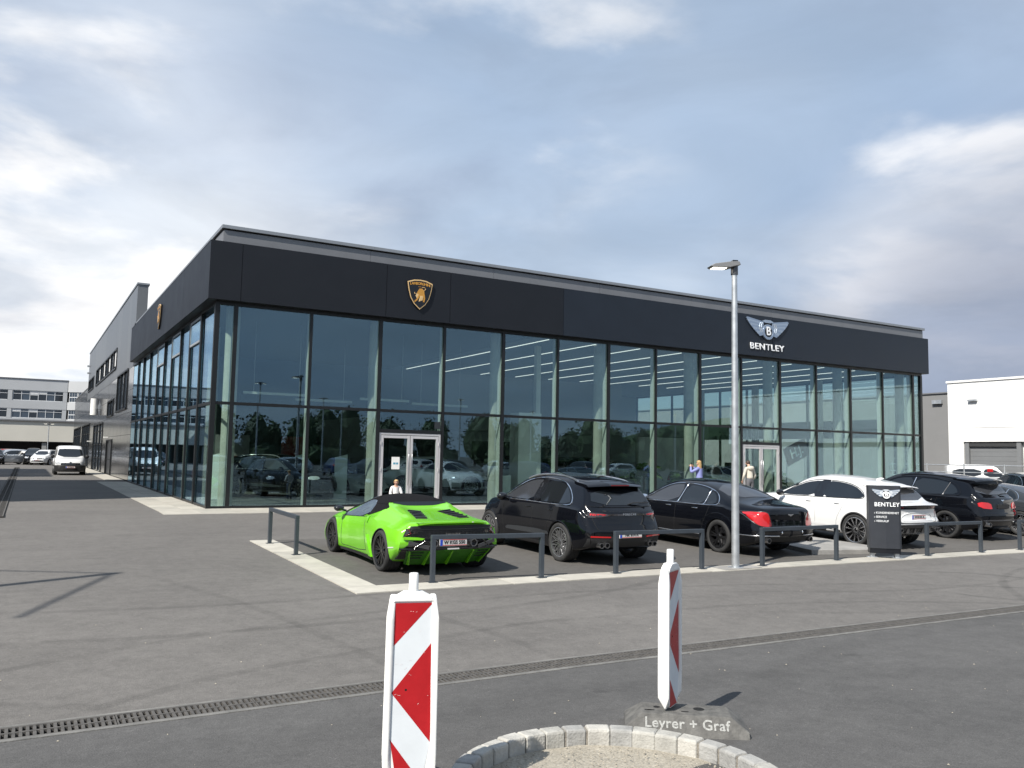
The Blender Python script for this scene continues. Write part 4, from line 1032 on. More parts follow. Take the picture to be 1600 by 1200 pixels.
def suv(name, label, S, paint, spec, group=None, k=.96, low=False):
    """estate-bodied car: side glass, tailgate, bumper and trim from outlines in spec"""
    c = Car(name, label, S, paint, group, k=k)
    for n_, poly, mt in spec.get('side', []): c.both(n_, poly, mt, smooth=spec.get('sm', 1))
    for n_, pts, r, mt in spec.get('lines', []): c.line2(n_, pts, r, mt, off=.004)
    for n_, pts, r, mt in spec.get('seams', []): c.line2(n_, pts, r, mt, off=-.001, smooth=1)
    for n_, poly, mt, sm in spec.get('rear', []): c.patch(n_, 'rear', poly, mt, smooth=sm, off=.006)
    for n_, poly, mt, sm in spec.get('rear2', []): c.rear2(n_, poly, mt, smooth=sm, off=.014, step=.035, thick=.02)
    for n_, pts, r, mt in spec.get('rlines', []): c.line(n_, 'rear', pts, r, mt, off=-.002 if mt == 'liner' else .008)
    for n_, poly, mt, sm in spec.get('front', []): c.patch(n_, 'front', poly, mt, smooth=sm, off=.006)
    for n_, poly, mt, sm in spec.get('front2', []): c.front2(n_, poly, mt, smooth=sm, off=.008)
    for n_, poly, mt, sm in spec.get('top', []): c.patch(n_, 'top', poly, mt, smooth=sm, off=.006, step=.08)
    if 'lips' in spec: c.arch_lips(*spec['lips'])
    if 'handles' in spec: c.handles(*spec['handles'])
    if 'mirror' in spec: c.mirrors(*spec['mirror'])
    if 'exhaust' in spec: c.exhaust(*spec['exhaust'])
    return c

MACAN = dict(L=4.69, W=1.92, wb=2.807, ra=.98, wr=(.372,.372), ww=(.295,.265), track=(1.93,1.91), arch=(.415,.41), res=1.0,
    top=[(0,.76),(.02,.93),(.07,1.00),(.16,1.06),(.28,1.16),(.50,1.40),(.62,1.50),(.85,1.555),(1.5,1.605),(2.1,1.62),(2.6,1.58),(3.0,1.43),(3.35,1.22),(3.6,1.09),(3.8,1.05),(4.2,1.0),(4.5,.88),(4.64,.72),(4.69,.58)],
    bot=[(0,.36),(.2,.30),(.6,.24),(3.8,.22),(4.5,.22),(4.69,.30)],
    plan=[(0,.80),(.06,.85),(.25,.92),(.6,.95),(.98,.962),(1.6,.935),(2.4,.925),(3.2,.94),(3.8,.955),(4.2,.93),(4.5,.82),(4.69,.62)],
    belt=[(0,.98),(.5,1.02),(1.2,1.04),(2.5,1.02),(3.5,.99),(4.69,.7)], tumble=[(0,.50),(.5,.56),(1.2,.54),(2.5,.52),(3.6,.6),(4.69,.6)],
    rtop=[(0,.05),(.5,.10),(1.2,.12),(3,.13),(4.69,.1)], crown=[(0,.01),(.6,.02),(1.5,.035),(3,.04),(4.69,.03)], km=.045, kl=.05, sh=.035, zc=.55, rc=.20, fc=.40,
    tail=[(0,.18),(.36,.08),(.48,.01),(.62,0),(.74,.03),(.86,.07),(1.0,.05),(1.3,.0)], lipz=.28)
def macan(name, label, paint, wm, group=None, k=.96):
    spec = dict(
        side=[('rear_side_window', [(.80,1.115),(.86,1.24),(1.08,1.41),(1.35,1.485),(1.92,1.515),(2.02,1.09),(1.3,1.095)], 'car_glass'),
              ('front_side_window', [(2.10,1.09),(2.02,1.51),(2.45,1.49),(2.80,1.38),(3.25,1.13),(3.28,1.085)], 'car_glass_grey'),
              ('side_blade', [(1.35,.46),(3.05,.42),(3.10,.47),(2.95,.52),(1.45,.56)], 'paint_grey'), ('sill', [(1.42,.235),(3.40,.235),(3.40,.30),(1.42,.32)], 'black_matt'),
              ('window_pillar', [(1.90,1.075),(2.22,1.075),(2.14,1.535),(1.84,1.535)], 'black_gloss')],
        lines=[('window_trim', [(3.36,1.075),(2.85,1.40),(2.45,1.53),(1.95,1.56),(1.35,1.525),(1.02,1.42),(.80,1.25),(.745,1.13),(.80,1.08),(1.3,1.07),(3.3,1.06)], .012, 'chrome'),
               ('roof_rail', [(2.75,1.50),(2.5,1.59),(2.0,1.62),(1.4,1.60),(.95,1.545),(.86,1.50)], .026, 'rim_silver')],
        seams=[('door_seam', [(2.06,1.06),(2.04,.7),(2.06,.34)], .004, 'liner'), ('door_seam', [(1.18,1.06),(1.30,.85),(1.50,.55),(1.55,.34)], .004, 'liner'), ('door_seam', [(3.2,1.04),(3.22,.7),(3.16,.34)], .004, 'liner')],
        rear=[('rear_window', [(-.68,1.12),(.68,1.12),(.58,1.40),(-.58,1.40)], 'car_glass', 1), ('lower_bumper', [(-.84,.355),(.84,.355),(.84,.52),(.62,.56),(-.62,.56),(-.84,.52)], 'black_matt', 0),
              ('light_band', [(-.60,.935),(.60,.935),(.60,.965),(-.60,.965)], 'lamp_dark', 0)],
        rear2=[('tail_lamp', [(-.79,.90),(-.60,.905),(-.40,.93),(-.36,.955),(-.60,.985),(-.78,.995)], 'lamp_dark', 0), ('lamp_core', [(-.76,.935),(-.55,.935),(-.40,.948),(-.55,.968),(-.76,.972)], 'lamp_red', 0),
               ('reflector', [(-.80,.545),(-.42,.535),(-.42,.56),(-.80,.572)], 'lamp_red', 0)],
        rlines=[('tailgate_seam', [(-.74,.93),(-.68,.70),(-.60,.655),(.60,.655),(.68,.70),(.74,.93)], .005, 'liner'), ('window_edge', [(-.74,1.10),(-.40,1.085),(.40,1.085),(.74,1.10)], .007, 'black_gloss')],
        top=[('glass_roof', [(-.50,1.15),(.50,1.15),(.50,2.3),(-.50,2.3)], 'car_glass', 1), ('windscreen', [(-.58,2.75),(.58,2.75),(.70,3.52),(-.70,3.52)], 'car_glass', 1)],
        front2=[('headlamp', [(-.85,.72),(-.52,.76),(-.56,.88),(-.80,.86)], 'lamp_clear', 1)],
        front=[('grille', [(-.55,.40),(.55,.40),(.48,.64),(-.48,.64)], 'black_matt', 0)],
        lips=('black_gloss', .012), handles=([1.35, 2.25], .96, 'black_gloss'), mirror=(.93, 3.12, 1.10, 'black_gloss', .12, .17, .15), exhaust=([(-.62,.40,.03),(-.50,.40,.02),(.62,.40,.03),(.50,.40,.02)], .05))
    c = suv(name, label, MACAN, paint, spec, group, k)
    # roof spoiler
    sp = MB()
    sp.prism([(.34,1.475),(.40,1.515),(.80,1.565),(.80,1.52),(.55,1.44)], lambda a, b, t: c.P(t*.64, a+.14*t*t, b-.03*t*t), -1, -.33); sp.prism([(.34,1.475),(.40,1.515),(.80,1.565),(.80,1.52),(.55,1.44)], lambda a, b, t: c.P(t*.64, a+.14*t*t, b-.03*t*t), -.33, .33); sp.prism([(.34,1.475),(.40,1.515),(.80,1.565),(.80,1.52),(.55,1.44)], lambda a, b, t: c.P(t*.64, a+.14*t*t, b-.03*t*t), .33, 1)
    s_ = sp.build('roof_spoiler', paint, c.root, smooth=30)
    MB().box(-.2,.2,-.006,.006,-.009,.009).build('brake_light', 'lamp_dark_red', s_).location = c.P(0,.335,1.485)
    h = c.hit('rear', .12, 1.13)[0]
    MB().tube([h+Vector((0,-.01,0)), h+Vector((.12*k,-.018,.03)), h+Vector((.50*k,-.0,.028))], .011*k, 6).build('rear_wiper', 'black_matt', c.root, smooth=60)
    c.wheels(wm)
    return c

URUS = dict(L=5.11, W=2.016, wb=3.003, ra=1.05, wr=(.39,.39), ww=(.315,.285), track=(2.03,2.0), arch=(.43,.425), res=1.0,
    top=[(0,.84),(.02,1.00),(.06,1.075),(.16,1.10),(.30,1.15),(.50,1.34),(.66,1.48),(.85,1.535),(1.3,1.59),(1.8,1.63),(2.3,1.638),(2.75,1.60),(3.2,1.42),(3.6,1.20),(3.85,1.11),(4.3,1.06),(4.7,.96),(4.98,.78),(5.11,.58)],
    bot=[(0,.40),(.2,.34),(.6,.27),(4.1,.25),(4.8,.25),(5.11,.32)],
    plan=[(0,.90),(.06,.925),(.25,.965),(.6,.99),(1.05,1.01),(1.7,.975),(2.6,.965),(3.5,.985),(4.1,1.0),(4.5,.97),(4.85,.86),(5.11,.62)],
    belt=[(0,1.03),(.6,1.05),(1.3,1.06),(2.6,1.02),(3.7,.98),(5.11,.7)], tumble=[(0,.6),(.6,.72),(1.3,.66),(2.6,.60),(3.8,.7),(5.11,.6)],
    rtop=[(0,.04),(.5,.08),(1.2,.11),(3,.12),(5.11,.08)], crown=[(0,.01),(.6,.02),(1.5,.035),(3,.05),(5.11,.03)], km=.05, kl=.06, sh=.05, zc=.52, rc=.14, fc=.42,
    tail=[(0,.16),(.42,.08),(.55,.0),(.66,0),(.76,.05),(.92,.06),(1.02,.01),(1.4,0)], lipz=.30)
def urus(name, label, paint, wm, group=None, k=.96):
    spec = dict(
        side=[('rear_side_window', [(.90,1.17),(1.02,1.30),(1.30,1.44),(1.75,1.515),(2.16,1.53),(2.26,1.125),(1.4,1.14)], 'car_glass'),
              ('front_side_window', [(2.34,1.13),(2.24,1.52),(2.62,1.50),(2.95,1.42),(3.45,1.17),(3.52,1.10)], 'car_glass'),
              ('sill', [(1.52,.265),(3.62,.265),(3.62,.32),(1.52,.36)], 'black_matt'), ('sill_blade', [(1.52,.36),(2.1,.44),(3.55,.32),(3.58,.36),(2.1,.52)], paint),
              ('window_pillar', [(2.08,1.105),(2.52,1.105),(2.42,1.55),(2.02,1.55)], 'black_gloss')],
        lines=[('window_trim', [(3.58,1.095),(2.98,1.44),(2.62,1.53),(2.2,1.55),(1.7,1.53),(1.3,1.455),(1.02,1.33),(.90,1.18),(1.0,1.15),(1.4,1.135),(3.55,1.08)], .012, 'black_gloss')],
        seams=[('door_seam', [(2.30,1.10),(2.28,.7),(2.30,.40)], .004, 'black_matt'), ('door_seam', [(1.38,1.12),(1.46,.9),(1.62,.62),(1.64,.40)], .004, 'black_matt'), ('door_seam', [(3.5,1.06),(3.52,.7),(3.46,.38)], .004, 'black_matt')],
        rear=[('rear_window', [(-.74,1.16),(.74,1.16),(.60,1.43),(-.60,1.43)], 'car_glass_grey', 1), ('light_panel', [(-.90,.955),(.90,.955),(.86,1.03),(.5,1.04),(-.5,1.04),(-.86,1.03)], 'black_gloss', 0),
              ('plate_recess', [(-.56,.69),(.56,.69),(.46,.87),(-.46,.87)], paint, 0), ('lower_bumper', [(-.94,.40),(.94,.40),(.94,.54),(.70,.60),(-.70,.60),(-.94,.54)], 'black_matt', 0), ('diffuser_plate', [(-.66,.40),(.66,.40),(.72,.54),(-.72,.54)], 'diffuser_grey', 0)],
        rear2=[('tail_lamp', [(-.90,.965),(-.52,.99),(-.50,1.015),(-.86,1.022)], 'lamp_dark_red', 0), ('reflector', [(-.90,.56),(-.72,.56),(-.70,.60),(-.88,.615)], 'lamp_dark_red', 0)],
        rlines=[('tailgate_seam', [(-.80,.93),(-.76,.70),(-.66,.635),(.66,.635),(.76,.70),(.80,.93)], .004, 'black_matt'), ('recess_edge', [(-.64,.66),(-.50,.88),(.50,.88),(.64,.66)], .010, paint), ('bumper_edge', [(-.90,.64),(.90,.64)], .006, 'diffuser_grey')],
        top=[('windscreen', [(-.60,2.9),(.60,2.9),(.74,3.78),(-.74,3.78)], 'car_glass', 1), ('roof_panel', [(-.5,1.3),(.5,1.3),(.5,2.55),(-.5,2.55)], 'black_gloss' if paint == M['paint_black'] else paint, 1)],
        front2=[('headlamp', [(-.90,.78),(-.56,.80),(-.58,.87),(-.86,.90)], 'lamp_clear', 0), ('side_intake', [(-.88,.36),(-.50,.36),(-.60,.62),(-.90,.66)], 'black_matt', 0)],
        front=[('grille', [(-.50,.42),(.50,.42),(.60,.66),(-.60,.66)], 'black_matt', 0)],
        lips=('black_matt', .022, .004), handles=([1.62, 2.52], 1.0, paint), mirror=(.97, 3.36, 1.15, 'black_gloss', .12, .16, .15), exhaust=([(-.78,.47,.02),(-.66,.47,.0),(.78,.47,.02),(.66,.47,.0)], .05))
    c = suv(name, label, URUS, paint, spec, group, k)
    sp = MB(); pf = [(.38,1.475),(.42,1.50),(1.0,1.565),(1.0,1.52),(.62,1.43)]
    for a, b in ((-1,-.4),(-.4,.4),(.4,1)): sp.prism(pf, lambda p, q, t: c.P(t*.66, p+.10*t*t, q-.05*t*t), a, b)
    sp.build('roof_spoiler', paint, c.root, smooth=30)
    l2 = MB(); pf = [(-.03,1.06),(.02,1.085),(.25,1.13),(.25,1.08),(.06,1.035)]
    for i in range(8): l2.prism(pf, lambda p, q, t: c.P(t*.88, p+.14*t*t, q-.02*t*t), -1+i*.25, -.75+i*.25)
    l2.build('tail_lip', paint, c.root, smooth=30)
    for v in (-.4,-.14,.14,.4): MB().box(-.012,.012,-.05,.10,-.06,.05).build('diffuser_fin','rim_grey',c.root).location = c.P(v,.06,.46)
    MB().tube([c.P(0,1.15,1.595), c.P(0,1.05,1.64), c.P(0,.98,1.64)], [.05*k,.03*k,.012*k], 8).build('roof_aerial', paint, c.root, smooth=60)
    c.wheels(wm)
    return c

BTGA = dict(L=5.14, W=1.998, wb=2.995, ra=1.08, wr=(.385,.385), ww=(.285,.285), track=(1.99,1.98), arch=(.425,.42), res=1.0,
    top=[(0,.86),(.02,1.06),(.06,1.14),(.16,1.19),(.30,1.28),(.50,1.48),(.64,1.60),(.9,1.66),(1.5,1.72),(2.2,1.74),(2.8,1.69),(3.2,1.54),(3.6,1.31),(3.85,1.20),(4.3,1.15),(4.7,1.07),(5.0,.88),(5.14,.66)],
    bot=[(0,.42),(.2,.34),(.6,.27),(4.1,.25),(4.8,.26),(5.14,.34)],
    plan=[(0,.84),(.06,.89),(.25,.95),(.6,.98),(1.08,.995),(1.7,.97),(2.6,.96),(3.5,.975),(4.1,.985),(4.5,.95),(4.85,.85),(5.14,.64)],
    belt=[(0,1.12),(.6,1.14),(1.3,1.15),(2.6,1.13),(3.7,1.10),(5.14,.8)], tumble=[(0,.5),(.6,.52),(1.3,.48),(2.6,.46),(3.8,.6),(5.14,.6)],
    rtop=[(0,.06),(.5,.10),(1.2,.12),(3,.13),(5.14,.1)], crown=[(0,.01),(.6,.02),(1.5,.035),(3,.05),(5.14,.03)], km=.05, kl=.05, sh=.05, zc=.52, rc=.18, fc=.40,
    tail=[(0,.16),(.42,.08),(.56,.0),(.68,0),(.80,.03),(1.0,.06),(1.12,.05),(1.4,0)], lipz=.30)
def bentayga(name, label, paint, wm, group=None, k=.96):
    spec = dict(
        side=[('rear_side_window', [(.80,1.235),(.90,1.40),(1.10,1.52),(1.5,1.585),(2.14,1.61),(2.22,1.19),(1.3,1.20)], 'car_glass'),
              ('front_side_window', [(2.30,1.185),(2.22,1.61),(2.65,1.59),(2.95,1.50),(3.50,1.22),(3.54,1.175)], 'car_glass'),
              ('sill', [(1.55,.265),(3.62,.265),(3.62,.33),(1.55,.35)], 'black_gloss')],
        lines=[('window_trim', [(3.60,1.165),(2.98,1.53),(2.65,1.625),(2.2,1.65),(1.5,1.63),(1.05,1.555),(.82,1.42),(.72,1.25),(.80,1.19),(1.3,1.17),(3.5,1.15)], .012, 'black_gloss'), ('roof_rail', [(2.7,1.66),(2.3,1.72),(1.6,1.71),(1.0,1.65)], .024, 'black_gloss'), ('window_post', [(1.24,1.18),(1.10,1.53)], .016, 'rim_grey'), ('window_post', [(2.26,1.18),(2.18,1.62)], .012, 'chrome')],
        seams=[('door_seam', [(2.26,1.15),(2.24,.7),(2.26,.36)], .004, 'liner'), ('door_seam', [(1.34,1.16),(1.44,.9),(1.60,.6),(1.62,.36)], .004, 'liner'), ('haunch_line', [(.35,1.12),(.9,1.12),(1.5,1.06),(1.75,.92)], .006, paint)],
        rear=[('rear_window', [(-.72,1.25),(.72,1.25),(.62,1.50),(-.62,1.50)], 'car_glass_grey', 1), ('lower_bumper', [(-.88,.42),(.88,.42),(.88,.56),(.6,.60),(-.6,.60),(-.88,.56)], 'black_gloss', 0), ('plate_recess', [(-.30,.87),(.30,.87),(.30,1.01),(-.30,1.01)], 'black_matt', 1)],
        rear2=[('tail_lamp', [(-.86,.90),(-.48,.87),(-.46,.90),(-.50,1.04),(-.84,1.06)], 'lamp_red', 1)],
        rlines=[('tailgate_seam', [(-.80,1.10),(-.76,.80),(-.66,.72),(.66,.72),(.76,.80),(.80,1.10)], .005, 'liner'), ('bumper_trim', [(-.86,.565),(.86,.565)], .010, 'rim_grey')],
        top=[('glass_roof', [(-.52,1.15),(.52,1.15),(.52,2.5),(-.52,2.5)], 'car_glass', 1), ('windscreen', [(-.60,2.9),(.60,2.9),(.74,3.78),(-.74,3.78)], 'car_glass', 1)],
        lips=('black_gloss', .014), handles=([1.6, 2.5], 1.03, 'black_gloss'), mirror=(.95, 3.36, 1.22, 'black_gloss', .12, .16, .16), exhaust=([(-.64,.46,.02),(.64,.46,.02)], .06))
    c = suv(name, label, BTGA, paint, spec, group, k)
    sp = MB(); pf = [(.24,1.63),(.30,1.665),(.9,1.70),(.9,1.65),(.60,1.52),(.50,1.50)]
    for i in range(6): sp.prism(pf, lambda p, q, t: c.P(t*.66, p+.16*t*t, q-.05*t*t), -1+i/3, -1+(i+1)/3)
    sp.build('roof_spoiler', paint, c.root, smooth=30)
    MB().box(-.12,.12,-.006,.006,-.009,.009).build('brake_light', 'rim_silver', c.root).location = c.P(0,.25,1.645)
    h = c.hit('rear', .10, 1.24)[0]
    if h: MB().tube([h+Vector((0,-.01,0)), h+Vector((.12*k,-.02,.03)), h+Vector((.46*k,-.005,.03))], .013*k, 6).build('rear_wiper', 'black_matt', c.root, smooth=60)
    c.wheels(wm); c.wing_badge(1.10, .16)
    return c

SPUR = dict(L=5.29, W=1.976, wb=3.065, ra=1.19, wr=(.355,.355), ww=(.275,.275), track=(1.93,1.93), arch=(.395,.395), res=1.0,
    top=[(0,.72),(.015,.86),(.05,.955),(.12,1.005),(.30,1.035),(.65,1.07),(.90,1.11),(1.15,1.20),(1.5,1.33),(1.85,1.42),(2.3,1.472),(2.8,1.475),(3.15,1.43),(3.5,1.28),(3.85,1.10),(4.05,1.03),(4.5,.99),(4.9,.90),(5.15,.75),(5.29,.55)],
    bot=[(0,.34),(.2,.27),(.6,.21),(4.3,.19),(5,.2),(5.29,.28)],
    plan=[(0,.78),(.05,.83),(.2,.89),(.5,.93),(1.19,.965),(1.9,.965),(2.8,.955),(3.8,.965),(4.3,.96),(4.8,.89),(5.1,.76),(5.29,.56)],
    belt=[(0,.96),(.6,.985),(1.5,.985),(2.6,.965),(3.9,.94),(5.29,.7)], tumble=[(0,.6),(.9,.62),(1.6,.60),(2.6,.58),(3.8,.66),(5.29,.6)],
    rtop=[(0,.06),(.5,.07),(1.2,.12),(2.5,.13),(5.29,.1)], crown=[(0,.015),(.6,.035),(1.2,.05),(2,.045),(3,.05),(5.29,.04)], km=.055, kl=.05, sh=.045, zc=.5, rc=.20, fc=.36,
    tail=[(0,.16),(.34,.07),(.46,.0),(.56,.0),(.66,.04),(.80,.05),(.95,.02),(1.3,0)], lipz=.24)
def saloon(name, label, paint, wm, group=None, k=.97, S=SPUR):
    spec = dict(
        side=[('quarter_window', [(1.36,1.02),(1.42,1.16),(1.56,1.265),(1.66,1.285),(1.70,1.01)], 'car_glass'),
              ('rear_side_window', [(1.745,1.01),(1.705,1.30),(2.0,1.36),(2.46,1.385),(2.56,.995),(2.2,1.0)], 'car_glass'),
              ('front_side_window', [(2.66,.995),(2.56,1.385),(2.9,1.375),(3.2,1.29),(3.72,1.02),(3.76,.98)], 'car_glass_grey'),
              ('sill', [(1.62,.20),(3.8,.20),(3.8,.26),(1.62,.27)], 'black_gloss')],
        lines=[('window_trim', [(3.84,.975),(3.25,1.315),(2.92,1.405),(2.5,1.42),(2.0,1.395),(1.6,1.315),(1.36,1.20),(1.29,1.06),(1.34,.995),(1.8,.985),(3.8,.965)], .011, 'chrome'), ('window_post', [(1.725,.99),(1.685,1.315)], .009, 'chrome'), ('window_post', [(2.61,.98),(2.51,1.41)], .011, 'chrome'),
               ('sill_trim', [(1.64,.345),(2.6,.335),(3.75,.33)], .010, 'rim_silver'), ('bumper_trim', [(.10,.46),(.75,.455)], .009, 'rim_silver')],
        seams=[('door_seam', [(2.61,.96),(2.60,.65),(2.62,.30)], .004, 'liner'), ('door_seam', [(1.50,.98),(1.58,.75),(1.70,.5),(1.72,.30)], .004, 'liner'), ('shoulder_line', [(.5,.93),(1.2,.945),(2.4,.93),(3.8,.90)], .006, paint), ('haunch', [(.75,.62),(.95,.80),(1.25,.86),(1.55,.78),(1.7,.6)], .008, paint)],
        rear=[('bumper_bar', [(-.84,.50),(.84,.50),(.80,.555),(-.80,.555)], 'black_gloss', 0), ('lower_bumper', [(-.80,.33),(.80,.33),(.84,.44),(-.84,.44)], 'black_matt', 0)],
        rear2=[('tail_lamp', [(-.87,.93),(-.64,.955),(-.57,.90),(-.50,.68),(-.54,.645),(-.78,.665),(-.86,.76)], 'lamp_red', 2)],
        rlines=[('lamp_ring', [(-.88,.93),(-.64,.965),(-.56,.905),(-.485,.68),(-.53,.635),(-.78,.655),(-.87,.76),(-.88,.92)], .008, 'rim_grey'), ('lamp_ring', [(.88,.93),(.64,.965),(.56,.905),(.485,.68),(.53,.635),(.78,.655),(.87,.76),(.88,.92)], .008, 'rim_grey'),
                ('boot_seam', [(-.66,.97),(-.52,.86),(-.44,.68),(-.38,.60),(.38,.60),(.44,.68),(.52,.86),(.66,.97)], .004, 'liner'), ('bumper_trim', [(-.84,.465),(-.35,.46)], .011, 'rim_silver'), ('bumper_trim', [(.35,.46),(.84,.465)], .011, 'rim_silver')],
        top=[('rear_window', [(-.66,1.02),(.66,1.02),(.58,1.72),(-.58,1.72)], 'car_glass_grey', 1), ('windscreen', [(-.60,3.18),(.60,3.18),(.74,3.98),(-.74,3.98)], 'car_glass', 1)],
        front2=[('headlamp', [(-.80,.62),(-.58,.60),(-.56,.78),(-.76,.80)], 'lamp_clear', 2)], front=[('grille', [(-.48,.45),(.48,.45),(.45,.78),(-.45,.78)], 'rim_grey', 1)],
        lips=(paint, .010), handles=([1.95, 2.85], .90, 'chrome'), mirror=(.94, 3.62, 1.03, 'chrome', .11, .16, .13), exhaust=([(-.62,.37,.04),(.62,.37,.04)], .055))
    c = suv(name, label, S, paint, spec, group, k)
    c.wheels(wm); c.wing_badge(.885, .17)
    for sd in (-1, 1): MB().ball(c.P(sd*.30,-.005,.53), .02*k, .02*k, .03*k, 8, 6).build('tow_cover', 'chrome', c.root, smooth=60)
    return c

def small_hatch(name, label, paint, wm, group=None, k=1.0, h=1.48, L=4.2, full=True):
    s = h/1.48; q = L/4.2
    S = dict(L=L, W=1.78, wb=2.58*q, ra=.78*q, wr=(.31,.31), ww=(.2,.2), track=(1.77,1.77), arch=(.35,.35), res=.7,
        top=[(0,.62*s),(.02*q,.85*s),(.10*q,.98*s),(.30*q,1.22*s),(.48*q,1.37*s),(.9*q,1.45*s),(1.6*q,1.48*s),(2.2*q,1.46*s),(2.6*q,1.35*s),(3.0*q,1.12*s),(3.3*q,.98*s),(3.8*q,.88*s),(4.1*q,.70*s),(4.2*q,.52*s)],
        bot=[(0,.32),(.4,.22),(L-.4,.2),(L,.26)], plan=[(0,.74),(.1,.81),(.5,.87),(1.5,.885),(L-1,.885),(L-.4,.80),(L,.56)],
        belt=[(0,.93*s),(2,.92*s),(3.2,.88*s),(L,.6)], tumble=.5, rtop=[(0,.08),(1,.12),(L,.1)], km=.04, kl=.04, sh=.03, rc=.15, fc=.3, lipz=.25)
    c = Car(name, label, S, paint, group, k=k)
    c.both('side_window', [(.62*q,1.0*s),(.66*q,1.2*s),(.95*q,1.34*s),(2.1*q,1.36*s),(2.55*q,1.25*s),(3.0*q,.97*s)], 'car_glass', smooth=1, step=.12)
    c.line2('window_post', [(1.72*q,.97*s),(1.66*q,1.38*s)], .025, 'black_gloss', smooth=0)
    c.patch('windscreen', 'front', [(-.70,1.0*s),(.70,1.0*s),(.58,1.36*s),(-.58,1.36*s)], 'car_glass', smooth=1, step=.12)
    c.patch('rear_window', 'rear', [(-.62,1.05*s),(.62,1.05*s),(.54,1.33*s),(-.54,1.33*s)], 'car_glass', smooth=1, step=.12)
    c.rear2('tail_lamp', [(-.76,.80*s),(-.55,.80*s),(-.58,.96*s),(-.74,.98*s)], 'lamp_red', smooth=1)
    c.front2('headlamp', [(-.78,.62*s),(-.48,.60*s),(-.44,.68*s),(-.72,.76*s)], 'lamp_clear', smooth=1)
    c.patch('grille', 'front', [(-.44,.60*s),(.44,.60*s),(.42,.68*s),(-.42,.68*s)], 'black_gloss', smooth=0)
    c.patch('lower_grille', 'front', [(-.55,.32),(.55,.32),(.50,.44),(-.50,.44)], 'black_matt', smooth=0)
    c.plate(.50, 'W 5138', axis='front'); c.mirrors(.88, 2.75*q, 1.0*s, paint); c.wheels(wm)
    return c
def panel_van(name, label, paint, wm, group=None, k=1.0):
    S = dict(L=4.41, W=1.79, wb=2.68, ra=.85, wr=(.315,.315), ww=(.205,.205), track=(1.78,1.78), arch=(.36,.36), res=.9,
        top=[(0,1.2),(.02,1.6),(.08,1.76),(.4,1.82),(1.6,1.84),(2.4,1.82),(2.75,1.70),(3.2,1.32),(3.45,1.12),(3.7,1.05),(4.1,.95),(4.3,.82),(4.41,.60)],
        bot=[(0,.34),(.4,.24),(4.0,.2),(4.41,.25)], plan=[(0,.86),(.1,.885),(.5,.895),(2.5,.895),(3.4,.885),(3.9,.85),(4.2,.77),(4.41,.62)],
        belt=[(0,1.05),(2.6,1.05),(3.5,1.0),(4.41,.7)], tumble=[(0,.16),(2.2,.2),(2.9,.32),(3.6,.5),(4.41,.5)], rtop=[(0,.12),(3,.14),(4.41,.1)], km=.03, kl=.03, sh=.02, rc=.08, fc=.22, lipz=.25)
    c = Car(name, label, S, paint, group, cat='van', k=k)
    c.both('side_window', [(2.05,1.10),(2.05,1.58),(2.5,1.58),(2.8,1.46),(3.25,1.12)], 'car_glass', smooth=1, step=.1)
    c.patch('windscreen', 'front', [(-.74,1.14),(.74,1.14),(.66,1.58),(.58,1.64),(-.58,1.64),(-.66,1.58)], 'car_glass', smooth=1, step=.06, off=.02)
    c.patch('bumper', 'front', [(-.90,.24),(.90,.24),(.90,.60),(.60,.64),(-.60,.64),(-.90,.60)], 'black_matt', smooth=0, off=.03, step=.06, thick=.05)
    c.patch('grille', 'front', [(-.54,.66),(.54,.66),(.52,.76),(-.52,.76)], 'black_gloss', smooth=0, off=.02)
    c.front2('headlamp', [(-.82,.66),(-.54,.66),(-.52,.78),(-.60,.84),(-.80,.82)], 'lamp_clear', smooth=1)
    h = c.hit('front', 0, .77)[0]; MB().lathe([(.001,.02),(.06,.02),(.07,.0)], 20, 'Y').build('badge', 'chrome', c.root).location = h
    c.patch('intake', 'front', [(-.42,.30),(.42,.30),(.40,.40),(-.40,.40)], 'liner', smooth=0, off=.036)
    c.plate(.50, 'W 7294 B', axis='front').location.y += .035; c.mirrors(.90, 3.08, 1.16, 'black_matt', .11, .14, .22); c.wheels(wm)
    c.both('side_moulding', [(1.3,.52),(3.0,.52),(3.0,.60),(1.3,.60)], 'black_matt', smooth=0)
    MB().tube([c.P(-.30,3.42,1.14), c.P(.10,3.30,1.19), c.P(.42,3.26,1.20)], .01, 5).build('wiper', 'black_matt', c.root)
    return c
# ================================================================ cars in the bays
GP = 'cars parked nose to the showroom'
wl1 = make_wheel(.346,.305,.265,'twin',10,'rim_black'); wl2 = make_wheel(.335,.245,.262,'twin',10,'rim_black')
c = sports_car('sports_car', 'lime green open-top sports car with black fabric roof, nearest the kerb corner', M['paint_green'], GP); c.wheels((wl1, wl2)); c.put(1.28, -12.77)
wm = make_wheel(.372,.295,.275,'y',10,'rim_grey','rim_silver')
c = macan('compact_suv', 'black compact SUV with silver lattice wheels beside the green sports car', M['paint_navy'], (wm, wm), GP)
c.badge('PORSCHE', .955, .05, 'rim_silver', v=.04, space=1.6); c.plate(.585, 'NK 814 A'); c.put(4.79, -12.70)
wb_ = make_wheel(.355,.275,.26,'five',6,'rim_black')
c = saloon('saloon_car', 'long black saloon with oval red tail lamps behind the lamp post', M['paint_navy'], (wb_, wb_), GP); c.put(8.86, -12.56)
wu = make_wheel(.39,.315,.30,'machined',12,'rim_black','rim_silver')
c = urus('coupe_suv', 'white coupe-roofed SUV with black and silver wheels behind the dark sign pillar', M['paint_white'], (wu, wu), GP); c.plate(.775, 'W 81101 A'); c.put(13.19, -12.58)
urus_white = c
wt_ = make_wheel(.385,.285,.29,'blade',10,'rim_black')
